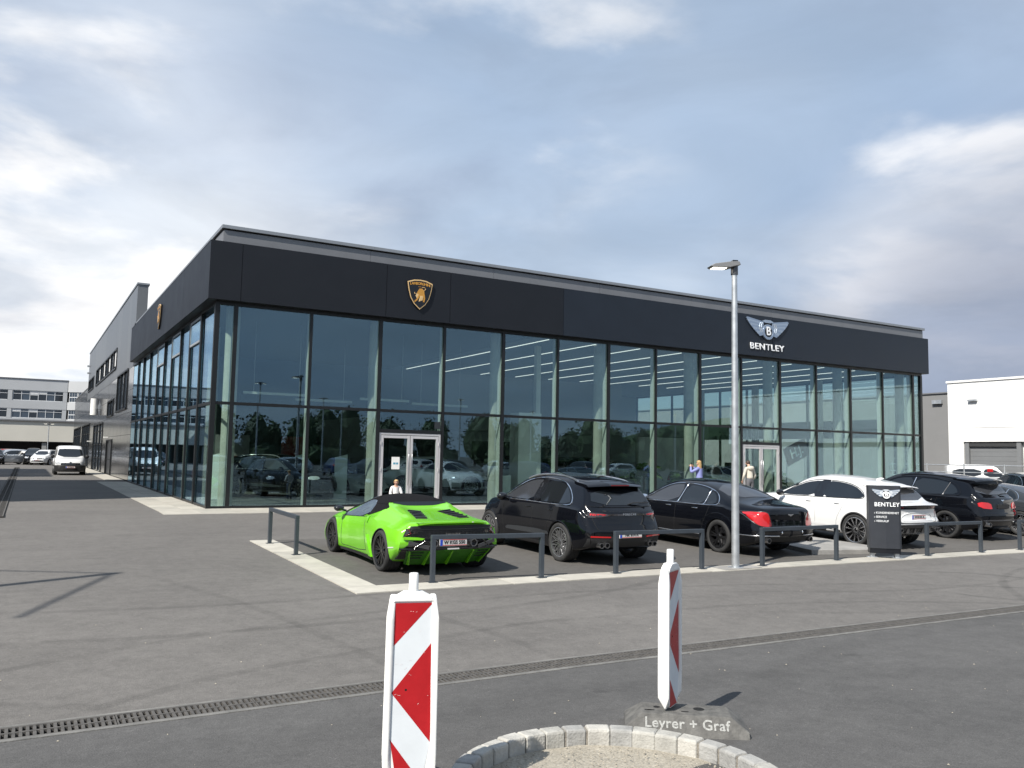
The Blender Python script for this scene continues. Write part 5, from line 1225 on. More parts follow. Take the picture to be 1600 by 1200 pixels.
c = bentayga('large_suv', 'large black SUV with black wheels and roof spoiler right of the white SUV', M['paint_navy'], (wt_, wt_), GP); c.put(17.48, -12.05)
c.plate(.94, '', .5, .11, eu=False).active_material = M['black_matt']
GT = dict(SPUR); GT['top'] = [(u, z if z < 1.05 else 1.05+(z-1.05)*.86) for u, z in SPUR['top']]
wg = make_wheel(.355,.275,.265,'twin',8,'rim_grey','rim_silver')
c = saloon('coupe_car', 'dark grey coupe cut off by the right edge of the picture', M['paint_grey'], (wg, wg), GP, S=GT); c.put(20.5, -12.3)
c = macan('dark_suv', 'charcoal SUV further back at the right edge, only its roof showing', M['paint_black'], (wm, wm), 'cars beside the showroom'); c.put(28.4, -8.2, R(-35))

# ================================================================ cars inside the showroom
GI = 'cars on show inside the glass'
c = sports_car('show_sports_car', 'white sports car seen through the glass beside the left entrance', M['paint_white'], GI); c.wheels((wl1, wl2)); c.put(6.1, 8.6, R(-160), z=.03)
c = urus('show_coupe_suv', 'white SUV seen through the glass right of the left entrance', M['paint_white'], (wu, wu), GI); c.put(9.5, 8.2, R(-112), z=.03)
c = macan('show_suv', 'black SUV inside the glass behind the first bay from the corner', M['paint_black'], (wt_, wt_), GI); c.put(2.6, 6.4, R(-140), z=.03)
c = saloon('show_saloon', 'dark red car inside the glass behind the black show car', M['paint_dark_red'], (wb_, wb_), GI); c.put(2.2, 11.2, R(-75), z=.03)
c = bentayga('show_large_suv', 'dark SUV standing deep in the right half of the showroom', M['paint_navy'], (wt_, wt_), GI); c.put(17.0, 7.5, R(-100), z=.03)
c = saloon('show_coupe', 'silver car standing behind the palms inside the showroom', M['paint_silver'], (wg, wg), GI, S=GT); c.put(24.0, 6.0, R(-85), z=.03)

# info steles
pm('stele_glass', (.72,.77,.74), .25)
for i, (x, y, h, lab) in enumerate(((5.43,4.4,1.62,'tall white information stele left of the entrance inside the glass'), (5.2,8.9,1.62,'white information stele behind the black show car'), (1.05,4.3,1.62,'white information stele behind the corner column'), (10.75,1.5,.98,'low white display block beside the third round column'))):
    mb = MB(); mb.prism([(-.23,0),(.23,0),(.23,h),(-.23,h*.93)], lambda a, b, t: (a, t, b), -.04, .04)
    t = thing('information_stele', lab, 'display', (x, y, .03), R(-14), 'display steles inside the showroom'); mb.build('panel', 'stele_glass', t, bevel=.006); MB().box(-.26,.26,-.12,.12,0,.012).build('foot_plate', 'galv', t)

# desks and pictures inside
for x, y, rz, lab in ((15.6,9.5,R(-12),'white desk with dark top deep inside behind the third entrance bay'),(21.5,9.0,R(8),'white desk inside behind the right entrance'),(28.6,8.0,R(-20),'white desk inside near the right end glazing')):
    t = thing('reception_desk', lab, 'desk', (x,y,.03), rz, 'desks inside the showroom'); MB().box(-.9,.9,-.05,.05,0,1.05).build('front_panel','wall_white',t,bevel=.01); MB().box(-.95,.95,-.1,.7,1.052,1.09).build('desk_top','wall_dark',t); MB().box(-.9,-.85,.05,.65,0,1.05).build('side_panel','wall_white',t); MB().box(.85,.9,.05,.65,0,1.05).build('side_panel','wall_white',t)
    m_ = MB().box(-.28,.28,.25,.28,1.22,1.56).build('monitor','phone_black' if 'phone_black' in M else 'black_gloss',t); MB().box(-.03,.03,.25,.28,1.09,1.22).build('monitor_stand','steel',m_)
for i, (x, w_, mt) in enumerate(((3.4,2.2,'wall_mid'),(6.6,1.4,'paint_red'),(17.5,2.4,'wall_dark'),(21.0,1.6,'window_blue'))):
    t = thing('wall_picture', ['wide grey picture on the dark back wall','red picture on the dark back wall','dark picture on the pale back wall','blue picture on the pale back wall'][i], 'picture', (x,14.98,1.9), 0, 'pictures on the back wall'); MB().box(-w_/2,w_/2,-.04,0,-.6,.6).build('frame','frame_black',t); MB().box(-w_/2+.05,w_/2-.05,-.05,-.041,-.55,.55).build('print',mt,t)
# palms inside
pm('leaf_palm', (.075,.13,.03), .5, var=(3,.35)); pm('pot_grey', (.08,.08,.08), .6); pm('trunk_brown', (.10,.065,.04), .9, var=(9,.3))
def frond_mesh(L, seed):
    rnd = random.Random(seed); mb = MB(); n = 15; pts = []
    for i in range(n+1):
        t = i/n; pts.append(Vector((L*t*(1-.22*t), 0, L*(.62*t-.72*t*t))))
    mb.tube(pts, [.012*(1-.8*i/n)+.002 for i in range(n+1)], 4)
    for i in range(2, n+1):
        for sd in (-1, 1):
            for q in (0, .5):
                p = pts[i-1].lerp(pts[i], q); l = L*.34*math.sin(math.pi*min(1, (i+q)/n*.86+.12))*rnd.uniform(.85,1.1)
                d = Vector((.55, sd*.9, -.35+rnd.uniform(-.15,.15))).normalized(); e = p+d*l; w = Vector((.016,0,.004)); m = p+d*l*.5+Vector((0,0,.03))
                mb.add([p-w*.6, p+w*.6, m+w, e, m-w], [(0,1,2,4),(4,2,3)])
    return mb.mesh('frond', 'leaf_palm')
fr_me = [frond_mesh(1.0, i) for i in range(3)]
for i, (x, y, h, s, lab) in enumerate(((16.2,1.25,.55,.95,'bushy palm inside the glass, leftmost of the group'),(17.3,1.5,.7,1.0,'tall palm inside the glass beside the second show car'),(19.3,1.35,.5,.9,'palm inside the glass behind the woman'),(20.6,1.6,.4,.85,'low palm inside the glass left of the right entrance'),(24.6,1.4,.45,1.0,'palm inside the glass right of the right entrance'),(29.2,1.5,.35,.8,'small palm inside the glass above the black SUV roof'))):
    t = thing('potted_palm', lab, 'plant', (x, y, .03), 0, 'palms in pots inside the showroom')
    MB().lathe([(.001,0),(.17,0),(.22,.36),(.20,.36),(.19,.31),(.001,.31)], 20).build('pot', 'pot_grey', t, smooth=40)
    MB().tube([(0,0,.3),(.02,.01,.3+h*.5),(0,0,.3+h)], [.05,.045,.03], 8).build('trunk', 'trunk_brown', t, smooth=50)
    for k in range(16):
        o = link('frond', fr_me[k % 3], t, loc=(0,0,.3+h-random.uniform(0,.1))); o.rotation_euler = (random.uniform(-.2,.2), R(random.uniform(-38,12)), k*2.4+i); s2 = s*random.uniform(.8,1.15); o.scale = (s2,s2,s2)
# board inside with two letters
pm('board_brown', (.09,.045,.03), .6)
bd = thing('wall_board', 'tilted brown board with two pale capital letters behind the right glass', 'sign', (26.0, 1.25, 2.15), 0)
b_ = MB().box(-.75,.75,-.02,.02,-.42,.42).build('board', 'board_brown', bd); b_.rotation_euler = (0, R(-22), 0)
place(link('lettering', text_mesh('H.J.', .62, .004, 'wall_white', font_w=.01), b_), (1,0,0), (0,0,1), (0,-.026,0))
for sx_ in (-.6,.6): MB().tube([(sx_,.03,-2.12),(sx_,.03,.2)], .02, 6).build('stand_leg', 'steel', bd)

# ================================================================ signs on the fascia
pm('gold', (.62,.30,.055), .35, .35); pm('gold_pale', (.78,.52,.24), .4, .2); pm('sign_black', (.006,.007,.010), .35); pm('sign_silver', (.36,.42,.50), .32, .55); pm('sign_silver_hi', (.72,.76,.80), .3, .4); pm('sign_white', (.86,.87,.88), .45)
def shield_sign(label, loc, rz):
    t = thing('shield_sign', label, 'sign', loc, rz)
    def outline(s, dz=0):
        h = [(-.43,.40),(-.22,.47),(0,.49)]; p = [(-.40,.10),(-.33,-.14),(-.20,-.34),(0,-.51)]
        L_ = [(-.45,.38)]+h+[(-a,b) for a,b in reversed(h[:-1])]+[(.45,.38)]+[(-a,b) for a,b in p]+[(a,b) for a,b in reversed(p[:-1])]
        return [(a*s, b*s+dz) for a, b in L_]
    fn = lambda a, b, q: (a, q, b)
    MB().prism(outline(1.03), fn, -.05, 0).build('shield_back', 'sign_black', t)
    MB().prism(outline(1.0), fn, -.064, -.045).build('shield_rim', 'gold_pale', t); MB().prism(outline(.925,-.002), fn, -.070, -.05).build('shield_field', 'sign_black', t)
    tx = text_mesh('LAMBORGHINI', .122, .003, 'gold', font_w=.004, space=.86)
    for v in tx.vertices: v.co.y += .035*(1-(v.co.x/.36)**2)
    place(link('lettering', tx, t), (1,0,0), (0,0,1), (0,-.073,.315))
    ps = dict(torso=[(-.10,.08),(-.03,.20),(.08,.21),(.15,.12),(.16,.0),(.08,-.06),(-.04,-.05),(-.12,.0)], head=[(-.13,.03),(-.05,-.01),(-.06,-.12),(-.11,-.15),(-.16,-.06)], fore_leg=[(-.06,-.02),(-.01,-.05),(-.09,-.20),(-.19,-.28),(-.21,-.245),(-.13,-.17)],
              near_leg=[(.0,-.04),(.05,-.05),(.02,-.22),(-.04,-.245)], hind_leg=[(.09,-.03),(.16,.02),(.185,-.12),(.16,-.25),(.115,-.25),(.125,-.12)], rear_leg=[(.05,-.04),(.10,-.04),(.10,-.13),(.08,-.21),(.04,-.20)])
    o = None
    for i, (nm_, pl_) in enumerate(ps.items()):
        w_ = MB().prism([(a*.98,b*.98-.01) for a,b in pl_][::-1], fn, -.078-.0015*i, -.06).build('bull_'+nm_, 'gold' if i % 2 == 0 else 'gold_pale', o or t); o = o or w_
    MB().tube([(.13,-.078,.13),(.20,-.08,.18),(.15,-.08,.24),(.06,-.08,.235)], .009, 6).build('bull_tail', 'gold_pale', o); MB().tube([(-.14,-.08,.02),(-.20,-.08,.0),(-.20,-.08,.05)], .008, 6).build('bull_horn', 'gold_pale', o)
    MB().obox((-.02,-.075,.245),.10,.006,.012).build('crest_line', 'gold', t)
    return t
shield_sign('black and gold bull shield on the long front fascia', (6.31,-.352,6.985), 0); shield_sign('black and gold bull shield on the shaded end fascia', (-.352,10.1,7.0), -math.pi/2)
def wing_sign(parent, w, silver='sign_silver', hi='sign_silver_hi', y=0.0):
    """winged roundel, w wide, facing -y"""
    fn = lambda a, b, q: (a*w, y+q, b*w)
    for sd in (-1, 1):
        wing = None
        for i in range(9):
            t = i/8; r0 = (.10+.02*t, .085-.19*t); tip = (.50-.27*t**1.3, .145-.25*t); th = .030
            p = [(sd*r0[0], r0[1]+th), (sd*r0[0], r0[1]-th*.4), (sd*(tip[0]-.03), tip[1]-th*1.0), (sd*tip[0], tip[1]+th*.1), (sd*(tip[0]-.03), tip[1]+th*.7)]
            if sd < 0: p = p[::-1]
            o = MB().prism(p, fn, -.05-.002*i, -.01).build('feather', silver if i % 2 else 'sign_silver_b', parent)
        for q in (.135, .175): MB().tube([fn(sd*q,.10-.1*(q-.13),-.066), fn(sd*(q+.03),.02,-.068), fn(sd*(q+.005),-.06,-.066)], .007*w/2.5+.003, 5).build('feather_band', hi, parent)
    MB().prism([(-.14,.12),(-.06,.10),(.06,.10),(.14,.12),(.06,.15),(-.06,.15)][::1], fn, -.06, -.012).build('wing_top', silver, parent)
    ring = MB(); ring.lathe([(.085*w,-.07),(.09*w,-.085),(.128*w,-.085),(.132*w,-.06),(.132*w,-.012),(.085*w,-.012)], 40, 'Y', close=True); o = ring.build('roundel_ring', hi if w < 1 else 'sign_silver_b', parent, smooth=35); o.location = (0,y,-.055*w)
    d = MB(); d.lathe([(.001,-.08),(.100*w,-.08),(.100*w,-.02)], 36, 'Y'); o = d.build('roundel', 'sign_black', parent); o.location = (0,y,-.045*w)
    place(link('lettering', text_mesh('B', .20*w, .006, 'sign_white', font_w=.0035*w), parent), (1,0,0), (0,0,1), (0,y-.09,-.045*w))
pm('sign_silver_b', (.28,.34,.43), .3, .55)
t = thing('winged_sign', 'silver winged roundel with a white B on the dark fascia', 'sign', (22.47,-.352,7.33)); wing_sign(t, 2.54)
t = thing('name_sign', 'white capital name lettering under the winged roundel', 'sign', (22.44,-.352,6.53))
me = text_mesh('BENTLEY', .372, .012, 'sign_white', font_w=.004, space=1.12); wx = max(v.co.x for v in me.vertices)-min(v.co.x for v in me.vertices)
for v in me.vertices: v.co.x *= 2.02/wx
place(link('lettering', me, t), (1,0,0), (0,0,1), (0, -.025, 0))
# totem
tot = thing('sign_pillar', 'dark slim sign pillar with winged roundel and white name beside the kerb', 'sign', (10.90,-14.34,gz(10.9,-14.34)+.014), R(-40))
pm('totem_dark', (.030,.033,.040), .42, var=(4,.08))
prof = [(-.315,-.10),(-.27,-.13),(0,-.145),(.27,-.13),(.315,-.10),(.315,.10),(-.315,.10)]
MB().prism(prof, lambda a, b, q: (a,b,q), .20, 1.49).build('panel', 'totem_dark', tot); MB().prism([(a*.96,b*.9) for a,b in prof], lambda a, b, q: (a,b,q), .10, .198).build('base_box', 'sign_black', tot)
for sd in (-1, 1):
    ft = MB().box(sd*.24-.04,sd*.24+.04,-.05,.05,.0,.10).build('foot', 'galv', tot); MB().box(sd*.24-.10,sd*.24+.10,-.09,.09,.0,.012).build('foot_plate', 'galv', ft)
emb = bpy.data.objects.new('winged_emblem', None); COL.objects.link(emb); emb.parent = tot; emb.location = (.02,-.095,1.33)
wing_sign(emb, .56, 'sign_silver_hi', 'sign_white')
for o in emb.children: pass
place(link('lettering', text_mesh('BENTLEY', .118, .003, 'sign_white', font_w=.0015, space=1.05), tot), (1,0,0), (0,0,1), (.03,-.149,1.10))
for i, tx in enumerate(('› KUNDENDIENST', '› SERVICE', '› VERKAUF')):
    me = text_mesh(tx, .060, .002, 'sign_white'); x0 = min(v.co.x for v in me.vertices)
    place(link('lettering', me, tot), (1,0,0), (0,0,1), (-.22-x0,-.148,.93-i*.085))

# ================================================================ street furniture
def barrier(label, p0, p1, h=.70):
    a = Vector((p0[0],p0[1],0)); b = Vector((p1[0],p1[1],0)); d = (b-a).normalized(); rz = math.atan2(d.y,d.x); L_ = (b-a).length
    za, zb = gz(*p0), gz(*p1); t = thing('hoop_barrier', label, 'barrier', (p0[0],p0[1],za+.012), rz, 'dark grey hoop barriers along the bays'); s = .034; dz = zb-za
    MB().box(-s,s,-s,s,0,h).build('post', 'rail_grey', t, bevel=.004); MB().box(L_-s,L_+s,-s,s,dz,h+dz).build('post', 'rail_grey', t, bevel=.004)
    r = MB(); r.add([(-s,-s,h+.001),(L_+s,-s,h+dz+.001),(L_+s,s,h+dz+.001),(-s,s,h+.001),(-s,-s,h+.068),(L_+s,-s,h+dz+.068),(L_+s,s,h+dz+.068),(-s,s,h+.068)], [(3,2,1,0),(4,5,6,7),(0,1,5,4),(1,2,6,5),(2,3,7,6),(3,0,4,7)]); r.build('top_rail', 'rail_grey', t, bevel=.004)
    for x, z in ((0,0),(L_,dz)): MB().box(x-.07,x+.07,-.07,.07,z,z+.008).build('base_plate', 'rail_grey', t)
BH = .635
barrier('hoop barrier on the short side strip left of the green car', (-.40,-8.79), (-.37,-10.57), BH)
barrier('hoop barrier right behind the green sports car', (.70,-14.12), (2.54,-14.26), BH)
barrier('hoop barrier behind the black SUV with silver wheels', (4.0,-14.28), (5.86,-14.34), BH)
barrier('hoop barrier between lamp post and sign pillar', (7.28,-14.42), (9.47,-14.30), BH)
barrier('hoop barrier right of the sign pillar behind the white SUV', (12.26,-14.39), (14.21,-14.40), BH)
barrier('hoop barrier cut by the right picture edge', (15.81,-14.38), (17.8,-14.40), BH)
pm('lamp_grey', (.22,.22,.22), .5, .3)
def lamp_post(label, x, y, h, rz, group=None, arms=1, r=.07, z=None):
    t = thing('lamp_post', label, 'street lamp', (x,y,gz(x,y) if z is None else z), rz, group)
    MB().tube([(0,0,0),(0,0,.9),(0,0,h)], [r,r*.98,r*.72], 20).build('pole', 'galv', t, smooth=50); MB().cyl((0,0),r*2,.0,.025,20).build('base_plate', 'galv', t)
    MB().cyl((0,0),r*.95,h-.01,h+.22,16).build('collar', 'rim_grey', t, smooth=40)
    for k in range(arms):
        sg = 1 if k == 0 else -1
        hd = MB(); pr = [(.08,.02),(.0,.0),(-.12,-.035),(-.46,-.045),(-.50,-.02),(-.42,.025),(-.15,.07),(.05,.085)]
        hd.prism([(a*sg,b) for a,b in (pr if sg > 0 else pr[::-1])], lambda a, b, q: (a, q*(1-.25*abs(a)), b+h+.14), -.13, .13); o = hd.build('lamp_head', 'lamp_grey', t, bevel=.01)
        MB().obox((-.31*sg,0,h+.098),.26,.17,.012,ry=R(-2)*sg).build('light_panel', 'lamp_led', o)
        MB().box(-.05,.05,-.06,.06,h+.20,h+.26).build('bracket', 'black_gloss', o)
    return t
lamp_post('tall galvanised lamp post with lit lamp in front of the black saloon', 6.59, -14.43, 5.42, R(-22))
lamp_post('distant twin-arm lamp post behind the parked cars', -2.8, 72, 4.0, R(5), arms=2, r=.06)
MB().obox((6.62,-14.40,gz(6.6,-14.4)+.016),.9,.42,.006).build('patch_plate','concrete_grey',None,kind='structure').name = 'ground_patch'
# beacons
pm('film_red', (.40,.012,.016), .32, var=(7,.12)); pm('film_white', (.66,.69,.71), .35, var=(6,.05)); pm('rubber', (.105,.102,.095), .9, var=(14,.4), bump=(60,.4)); pm('stencil', (.30,.30,.285), .85, var=(60,.45)); pm('paint_yellow', (.55,.40,.03), .7, var=(20,.4)); pm('scuff', (.75,.68,.66), .8); pm('hole_black', (.004,.004,.004), .9)
def beacon(label, x, y, z, rz, seed):
    t = thing('road_beacon', label, 'beacon', (x,y,z), rz, 'red and white road beacons'); rnd = random.Random(seed)
    for sd in (-1, 1):                                  # rounded side rails, pointed at both ends
        rp = [(-.006,.045),(.006,.045),(.040,.13),(.042,.20),(.042,.93),(.030,1.03),(.018,1.055),(-.018,1.055),(-.030,1.03),(-.042,.93),(-.042,.20),(-.040,.13)]
        MB().prism(rp, lambda a, b, q: (sd*.128+q-sd*.02*max(0,(b-.93)/.125)-sd*.045*max(0,(.13-b)/.09), a, b), -.016, .016).build('side_rail', 'plastic_white', t, bevel=.008, seg=3)
    MB().prism([(-.06,.05),(.06,.05),(.113,.14),(.113,1.02),(.085,1.056),(-.085,1.056),(-.113,1.02),(-.113,.14)], lambda a, b, q: (a,q,b), -.026, .026).build('board', 'plastic_white', t, bevel=.006)
    MB().prism([(-.125,1.0),(-.10,1.045),(-.05,1.072),(.05,1.072),(.10,1.045),(.125,1.0),(.10,1.018),(-.10,1.018)][::-1], lambda a, b, q: (a,q,b), -.034, .034).build('top_cap', 'plastic_white', t, bevel=.006)
    MB().lathe([(.001,1.17),(.022,1.17),(.026,1.165),(.027,1.05)], 20).build('lamp_spigot', 'plastic_white', t, smooth=40)
    MB().tube([(0,0,.02),(0,0,-.10)], .028, 12).build('foot_spigot', 'plastic_white', t, smooth=40)
    w, z0, z1 = .108, .06, 1.012; Hh = z1-z0
    def uv(u, v, fl): return ((-w+2*w*u)*fl, z1-Hh*v)
    tri = dict(film_red=[[(0,0),(1,0),(0,.245)], [(0,.5),(1,.22),(1,.78)], [(0,.755),(1,1),(0,1)]], film_white=[[(0,.245),(1,0),(1,.22),(0,.5)], [(0,.5),(1,.78),(1,1),(0,.755)]])
    for fl in (1, -1):
        for mt, ps in tri.items():
            for p in ps:
                q = [uv(u, v, 1) for u, v in p]
                # taper to the board at the bottom
                q = [(a*min(1, .62+.38*(b-z0)/.12) if b < z0+.12 else a, b) for a, b in q]
                MB().prism([(a*fl,b) for a,b in q], lambda a, b, s_: (a, s_*fl, b), -.0275-(.0008 if mt == 'film_red' else 0), -.020).build('reflective_stripe', mt, t)
    sc = MB()
    for _ in range(15):
        u, v = rnd.uniform(.08,.92), rnd.uniform(.03,.6); a, b = uv(u, v, 1); l = rnd.uniform(.002,.010); an = rnd.uniform(-.6,.9); wd = rnd.uniform(.0004,.0010)
        dx, dz = l*math.cos(an), l*math.sin(an); sc.add([(a-dx,-.0287,b-dz),(a-dx+wd,-.0287,b-dz-wd*2),(a+dx+wd,-.0287,b+dz-wd*2),(a+dx,-.0287,b+dz)], [(0,1,2,3)])
    sc.build('scratches', 'scuff', t)['kind'] = 'stuff'
    h = MB(); h.tube([(-.03,-.020,z1-Hh*.485),(-.03,-.0287,z1-Hh*.485)], .0065, 10); h.build('screw_hole', 'hole_black', t)
    return t
def beacon_foot(label, x, y, rz):
    t = thing('beacon_foot', label, 'base', (x,y,gz(x,y)+.001), rz, 'rubber feet of the beacons'); L2, W2, h = .43, .22, .135
    prof = [(-L2,0),(L2,0),(L2,.05),(L2-.12,h),(-L2+.12,h),(-L2,.05)]
    mb = MB(); vs = []
    for a, b in prof: vs += [(a,-W2+(b*.62),b),(a,W2-(b*.62),b)]
    n = len(prof); fs = [(2*i,2*((i+1)%n),2*((i+1)%n)+1,2*i+1) for i in range(n)]+[tuple(range(0,2*n,2))[::-1], tuple(range(1,2*n,2))]
    mb.add(vs, fs); o = mb.build('block', 'rubber', t, bevel=.008)
    for px_, s_ in ((-.20,.03),(.10,.05)): MB().tube([(px_,.02,h-.02),(px_,.02,h+.0012)], s_*.8, 16).build('socket', 'hole_black', o)
    for px_ in (-.26,-.24,.0): MB().box(px_-.03,px_+.02,-.07,-.05,h-.004,h+.001).build('slot', 'hole_black', o)
    for px_ in (.33,): MB().obox((px_,.0,.092),.10,.10,.02,ry=R(28)).build('grip_pocket', 'hole_black', o)
    tx = text_mesh('Leyrer + Graf', .098, .0004, 'stencil', font_w=.002, space=1.06)
    q = link('lettering', tx, t); nrm = Vector((0,-1,.62)).normalized(); place(q, (1,0,0), nrm.cross(Vector((1,0,0))), (.0,-W2+.078*.62-.0012,.080))
    MB().obox((-.335,-.03,.094),.13,.02,.004,ry=R(-28),rz=.5).build('paint_mark', 'paint_yellow', t); MB().obox((-.32,.03,.099),.11,.016,.004,ry=R(-28),rz=.4).build('paint_mark', 'paint_yellow', t)
    return t
def az_rz(nx, ny): return math.atan2(ny, nx)+math.pi/2          # turn -y to face (nx, ny)
beacon('near red and white beacon facing the camera, cut by the bottom edge', -2.80, -21.45, gz(-2.8,-21.45)+.10, az_rz(-.29,-.957), 1)
beacon('far red and white beacon seen edge-on, standing in a rubber foot', -.54, -20.95, gz(-.5,-20.95)+.105, az_rz(.5,-.87), 2)
beacon_foot('grey rubber foot with stencilled lettering under the edge-on beacon', -.46, -21.02, R(-37))
beacon_foot('rubber foot of the near beacon below the picture edge', -2.80, -21.45, R(20))
# kerb ring with gravel
isl = bpy.data.objects.new('kerb_ring', None); COL.objects.link(isl); isl['kind'] = 'structure'
pm('granite_a', (.34,.33,.30), .8, var=(9,.22), bump=(60,.4)); pm('granite_b', (.40,.385,.35), .8, var=(9,.2), bump=(60,.4)); pm('granite_c', (.29,.285,.27), .8, var=(9,.24), bump=(60,.4)); pm('mortar', (.22,.20,.17), .95, var=(20,.3), bump=(90,.5))
KC = (-1.66,-21.85); zt = -.13
n = 37; a = 0
mo = MB(); mo.lathe([(.89,-.30),(.89,zt-.012),(.975,zt-.012),(.975,-.30)], 64); mo.build('mortar_bed', 'mortar', isl).location = (KC[0],KC[1],0)
for i in range(n):
    a0 = 2*math.pi*i/n+random.uniform(-.012,.012); a1 = 2*math.pi*(i+1)/n-.010+random.uniform(-.004,.004); r0, r1 = .878+random.uniform(-.004,.004), .995+random.uniform(-.004,.004); zz3 = zt+random.uniform(-.004,.004)
    vs = []
    for z, s in ((-.30,0),(zz3-.012,0),(zz3,.010)):
        for r, an in ((r0+s,a0+s*.6),(r1-s,a0+s*.6),(r1-s,(a0+a1)/2),(r1-s,a1-s*.6),(r0+s,a1-s*.6),(r0+s,(a0+a1)/2)): vs.append((KC[0]+r*math.cos(an), KC[1]+r*math.sin(an), z))
    fs = [(12,13,14,15,16,17)]+[(q*6+k, q*6+(k+1)%6, (q+1)*6+(k+1)%6, (q+1)*6+k) for q in (0,1) for k in range(6)]
    MB().add(vs, fs).build('kerb_stone', random.choice(['granite_a','granite_b','granite_c']), isl, bevel=.006, seg=1)
asphalt('gravel_soil', (.27,.245,.20), (.34,.31,.255), fine=.5, sheen=.95)
gd = MB(); rings = [0,.2,.4,.6,.885]
for k, r in enumerate(rings):
    for i in range(40):
        an = 2*math.pi*i/40; gd.v.append((KC[0]+r*math.cos(an), KC[1]+r*math.sin(an), zt-.105+random.uniform(-.006,.006)+(.03 if r < .5 else 0)))
for k in range(len(rings)-1):
    for i in range(40): gd.f.append((k*40+i, (k+1)*40+i, (k+1)*40+(i+1)%40, k*40+(i+1)%40)); gd.m.append(0)
gd.build('gravel_bed', 'gravel_soil', None, smooth=60, kind='structure')
pm('pebble', (.31,.28,.23), .9, var=(30,.3))
pb = MB()
for _ in range(3600):
    r = .85*math.sqrt(random.random()); an = random.uniform(0,2*math.pi); s = random.choice([.002,.0025,.003,.004,.007])*random.uniform(.7,1.3); x, y = KC[0]+r*math.cos(an), KC[1]+r*math.sin(an); z = zt-.100+.03*max(0,min(1,(.86-r)/.3))
    pb.add([(x+s,y,z),(x-s*.9,y+s*.3,z),(x,y+s,z+s*.2),(x+s*.2,y-s,z),(x,y,z+s*.9),(x,y,z-s*.6)], [(0,2,4),(2,1,4),(1,3,4),(3,0,4),(2,0,5),(1,2,5),(3,1,5),(0,3,5)])
pb.build('gravel', 'pebble', None, kind='stuff', label='pale loose gravel inside the stone kerb ring', category='gravel')
# loose stones and litter on the asphalt
gr_ = MB()
for _ in range(170):
    x, y = random.uniform(-5,7), random.uniform(-22.5,-15); s = random.choice([.004,.005,.007,.010]); z = gz(x,y)+.002
    if -19.06 < y < -18.64: continue
    gr_.add([(x+s,y,z),(x-s,y+s*.4,z),(x,y+s,z),(x+s*.2,y-s,z),(x,y,z+s*.8)], [(0,2,4),(2,1,4),(1,3,4),(3,0,4)])
gr_.build('loose_grit', 'pebble', None, kind='stuff', label='scattered pale grit on the asphalt', category='grit')

# ================================================================ people
def skin_mesh(name, joints, edges, mat, sub=2):
    me = bpy.data.meshes.new(name); names = list(joints); me.from_pydata([joints[k][:3] for k in names], [(names.index(a), names.index(b)) for a, b in edges], [])
    o = bpy.data.objects.new(name, me); COL.objects.link(o); o.modifiers.new('s', 'SKIN'); sd = o.modifiers.new('d', 'SUBSURF'); sd.levels = sub; sd.render_levels = sub
    for i, k in enumerate(names):
        r = joints[k][3]; me.skin_vertices[0].data[i].radius = (r, r) if not isinstance(r, tuple) else r
    me.skin_vertices[0].data[0].use_root = True
    dg = bpy.context.evaluated_depsgraph_get(); nm = bpy.data.meshes.new_from_object(o.evaluated_get(dg)); bpy.data.objects.remove(o)
    nm.materials.clear(); nm.materials.append(M[mat]); nm.polygons.foreach_set('use_smooth', [True]*len(nm.polygons)); nm.name = name
    return nm
pm('skin', (.55,.33,.24), .55); pm('hair_blond', (.42,.27,.12), .55, var=(30,.3)); pm('hair_dark', (.05,.03,.022), .55, var=(30,.3)); pm('jacket_lilac', (.20,.22,.46), .6, var=(20,.1)); pm('hood_beige', (.52,.48,.41), .85, var=(9,.1)); pm('jeans', (.05,.07,.13), .8); pm('trousers_grey', (.10,.10,.11), .8); pm('shirt_white', (.70,.68,.66), .8); pm('shoe', (.05,.05,.05), .6); pm('eye_dark', (.02,.015,.012), .3); pm('lip', (.42,.16,.14), .5); pm('phone_black', (.01,.01,.012), .2)
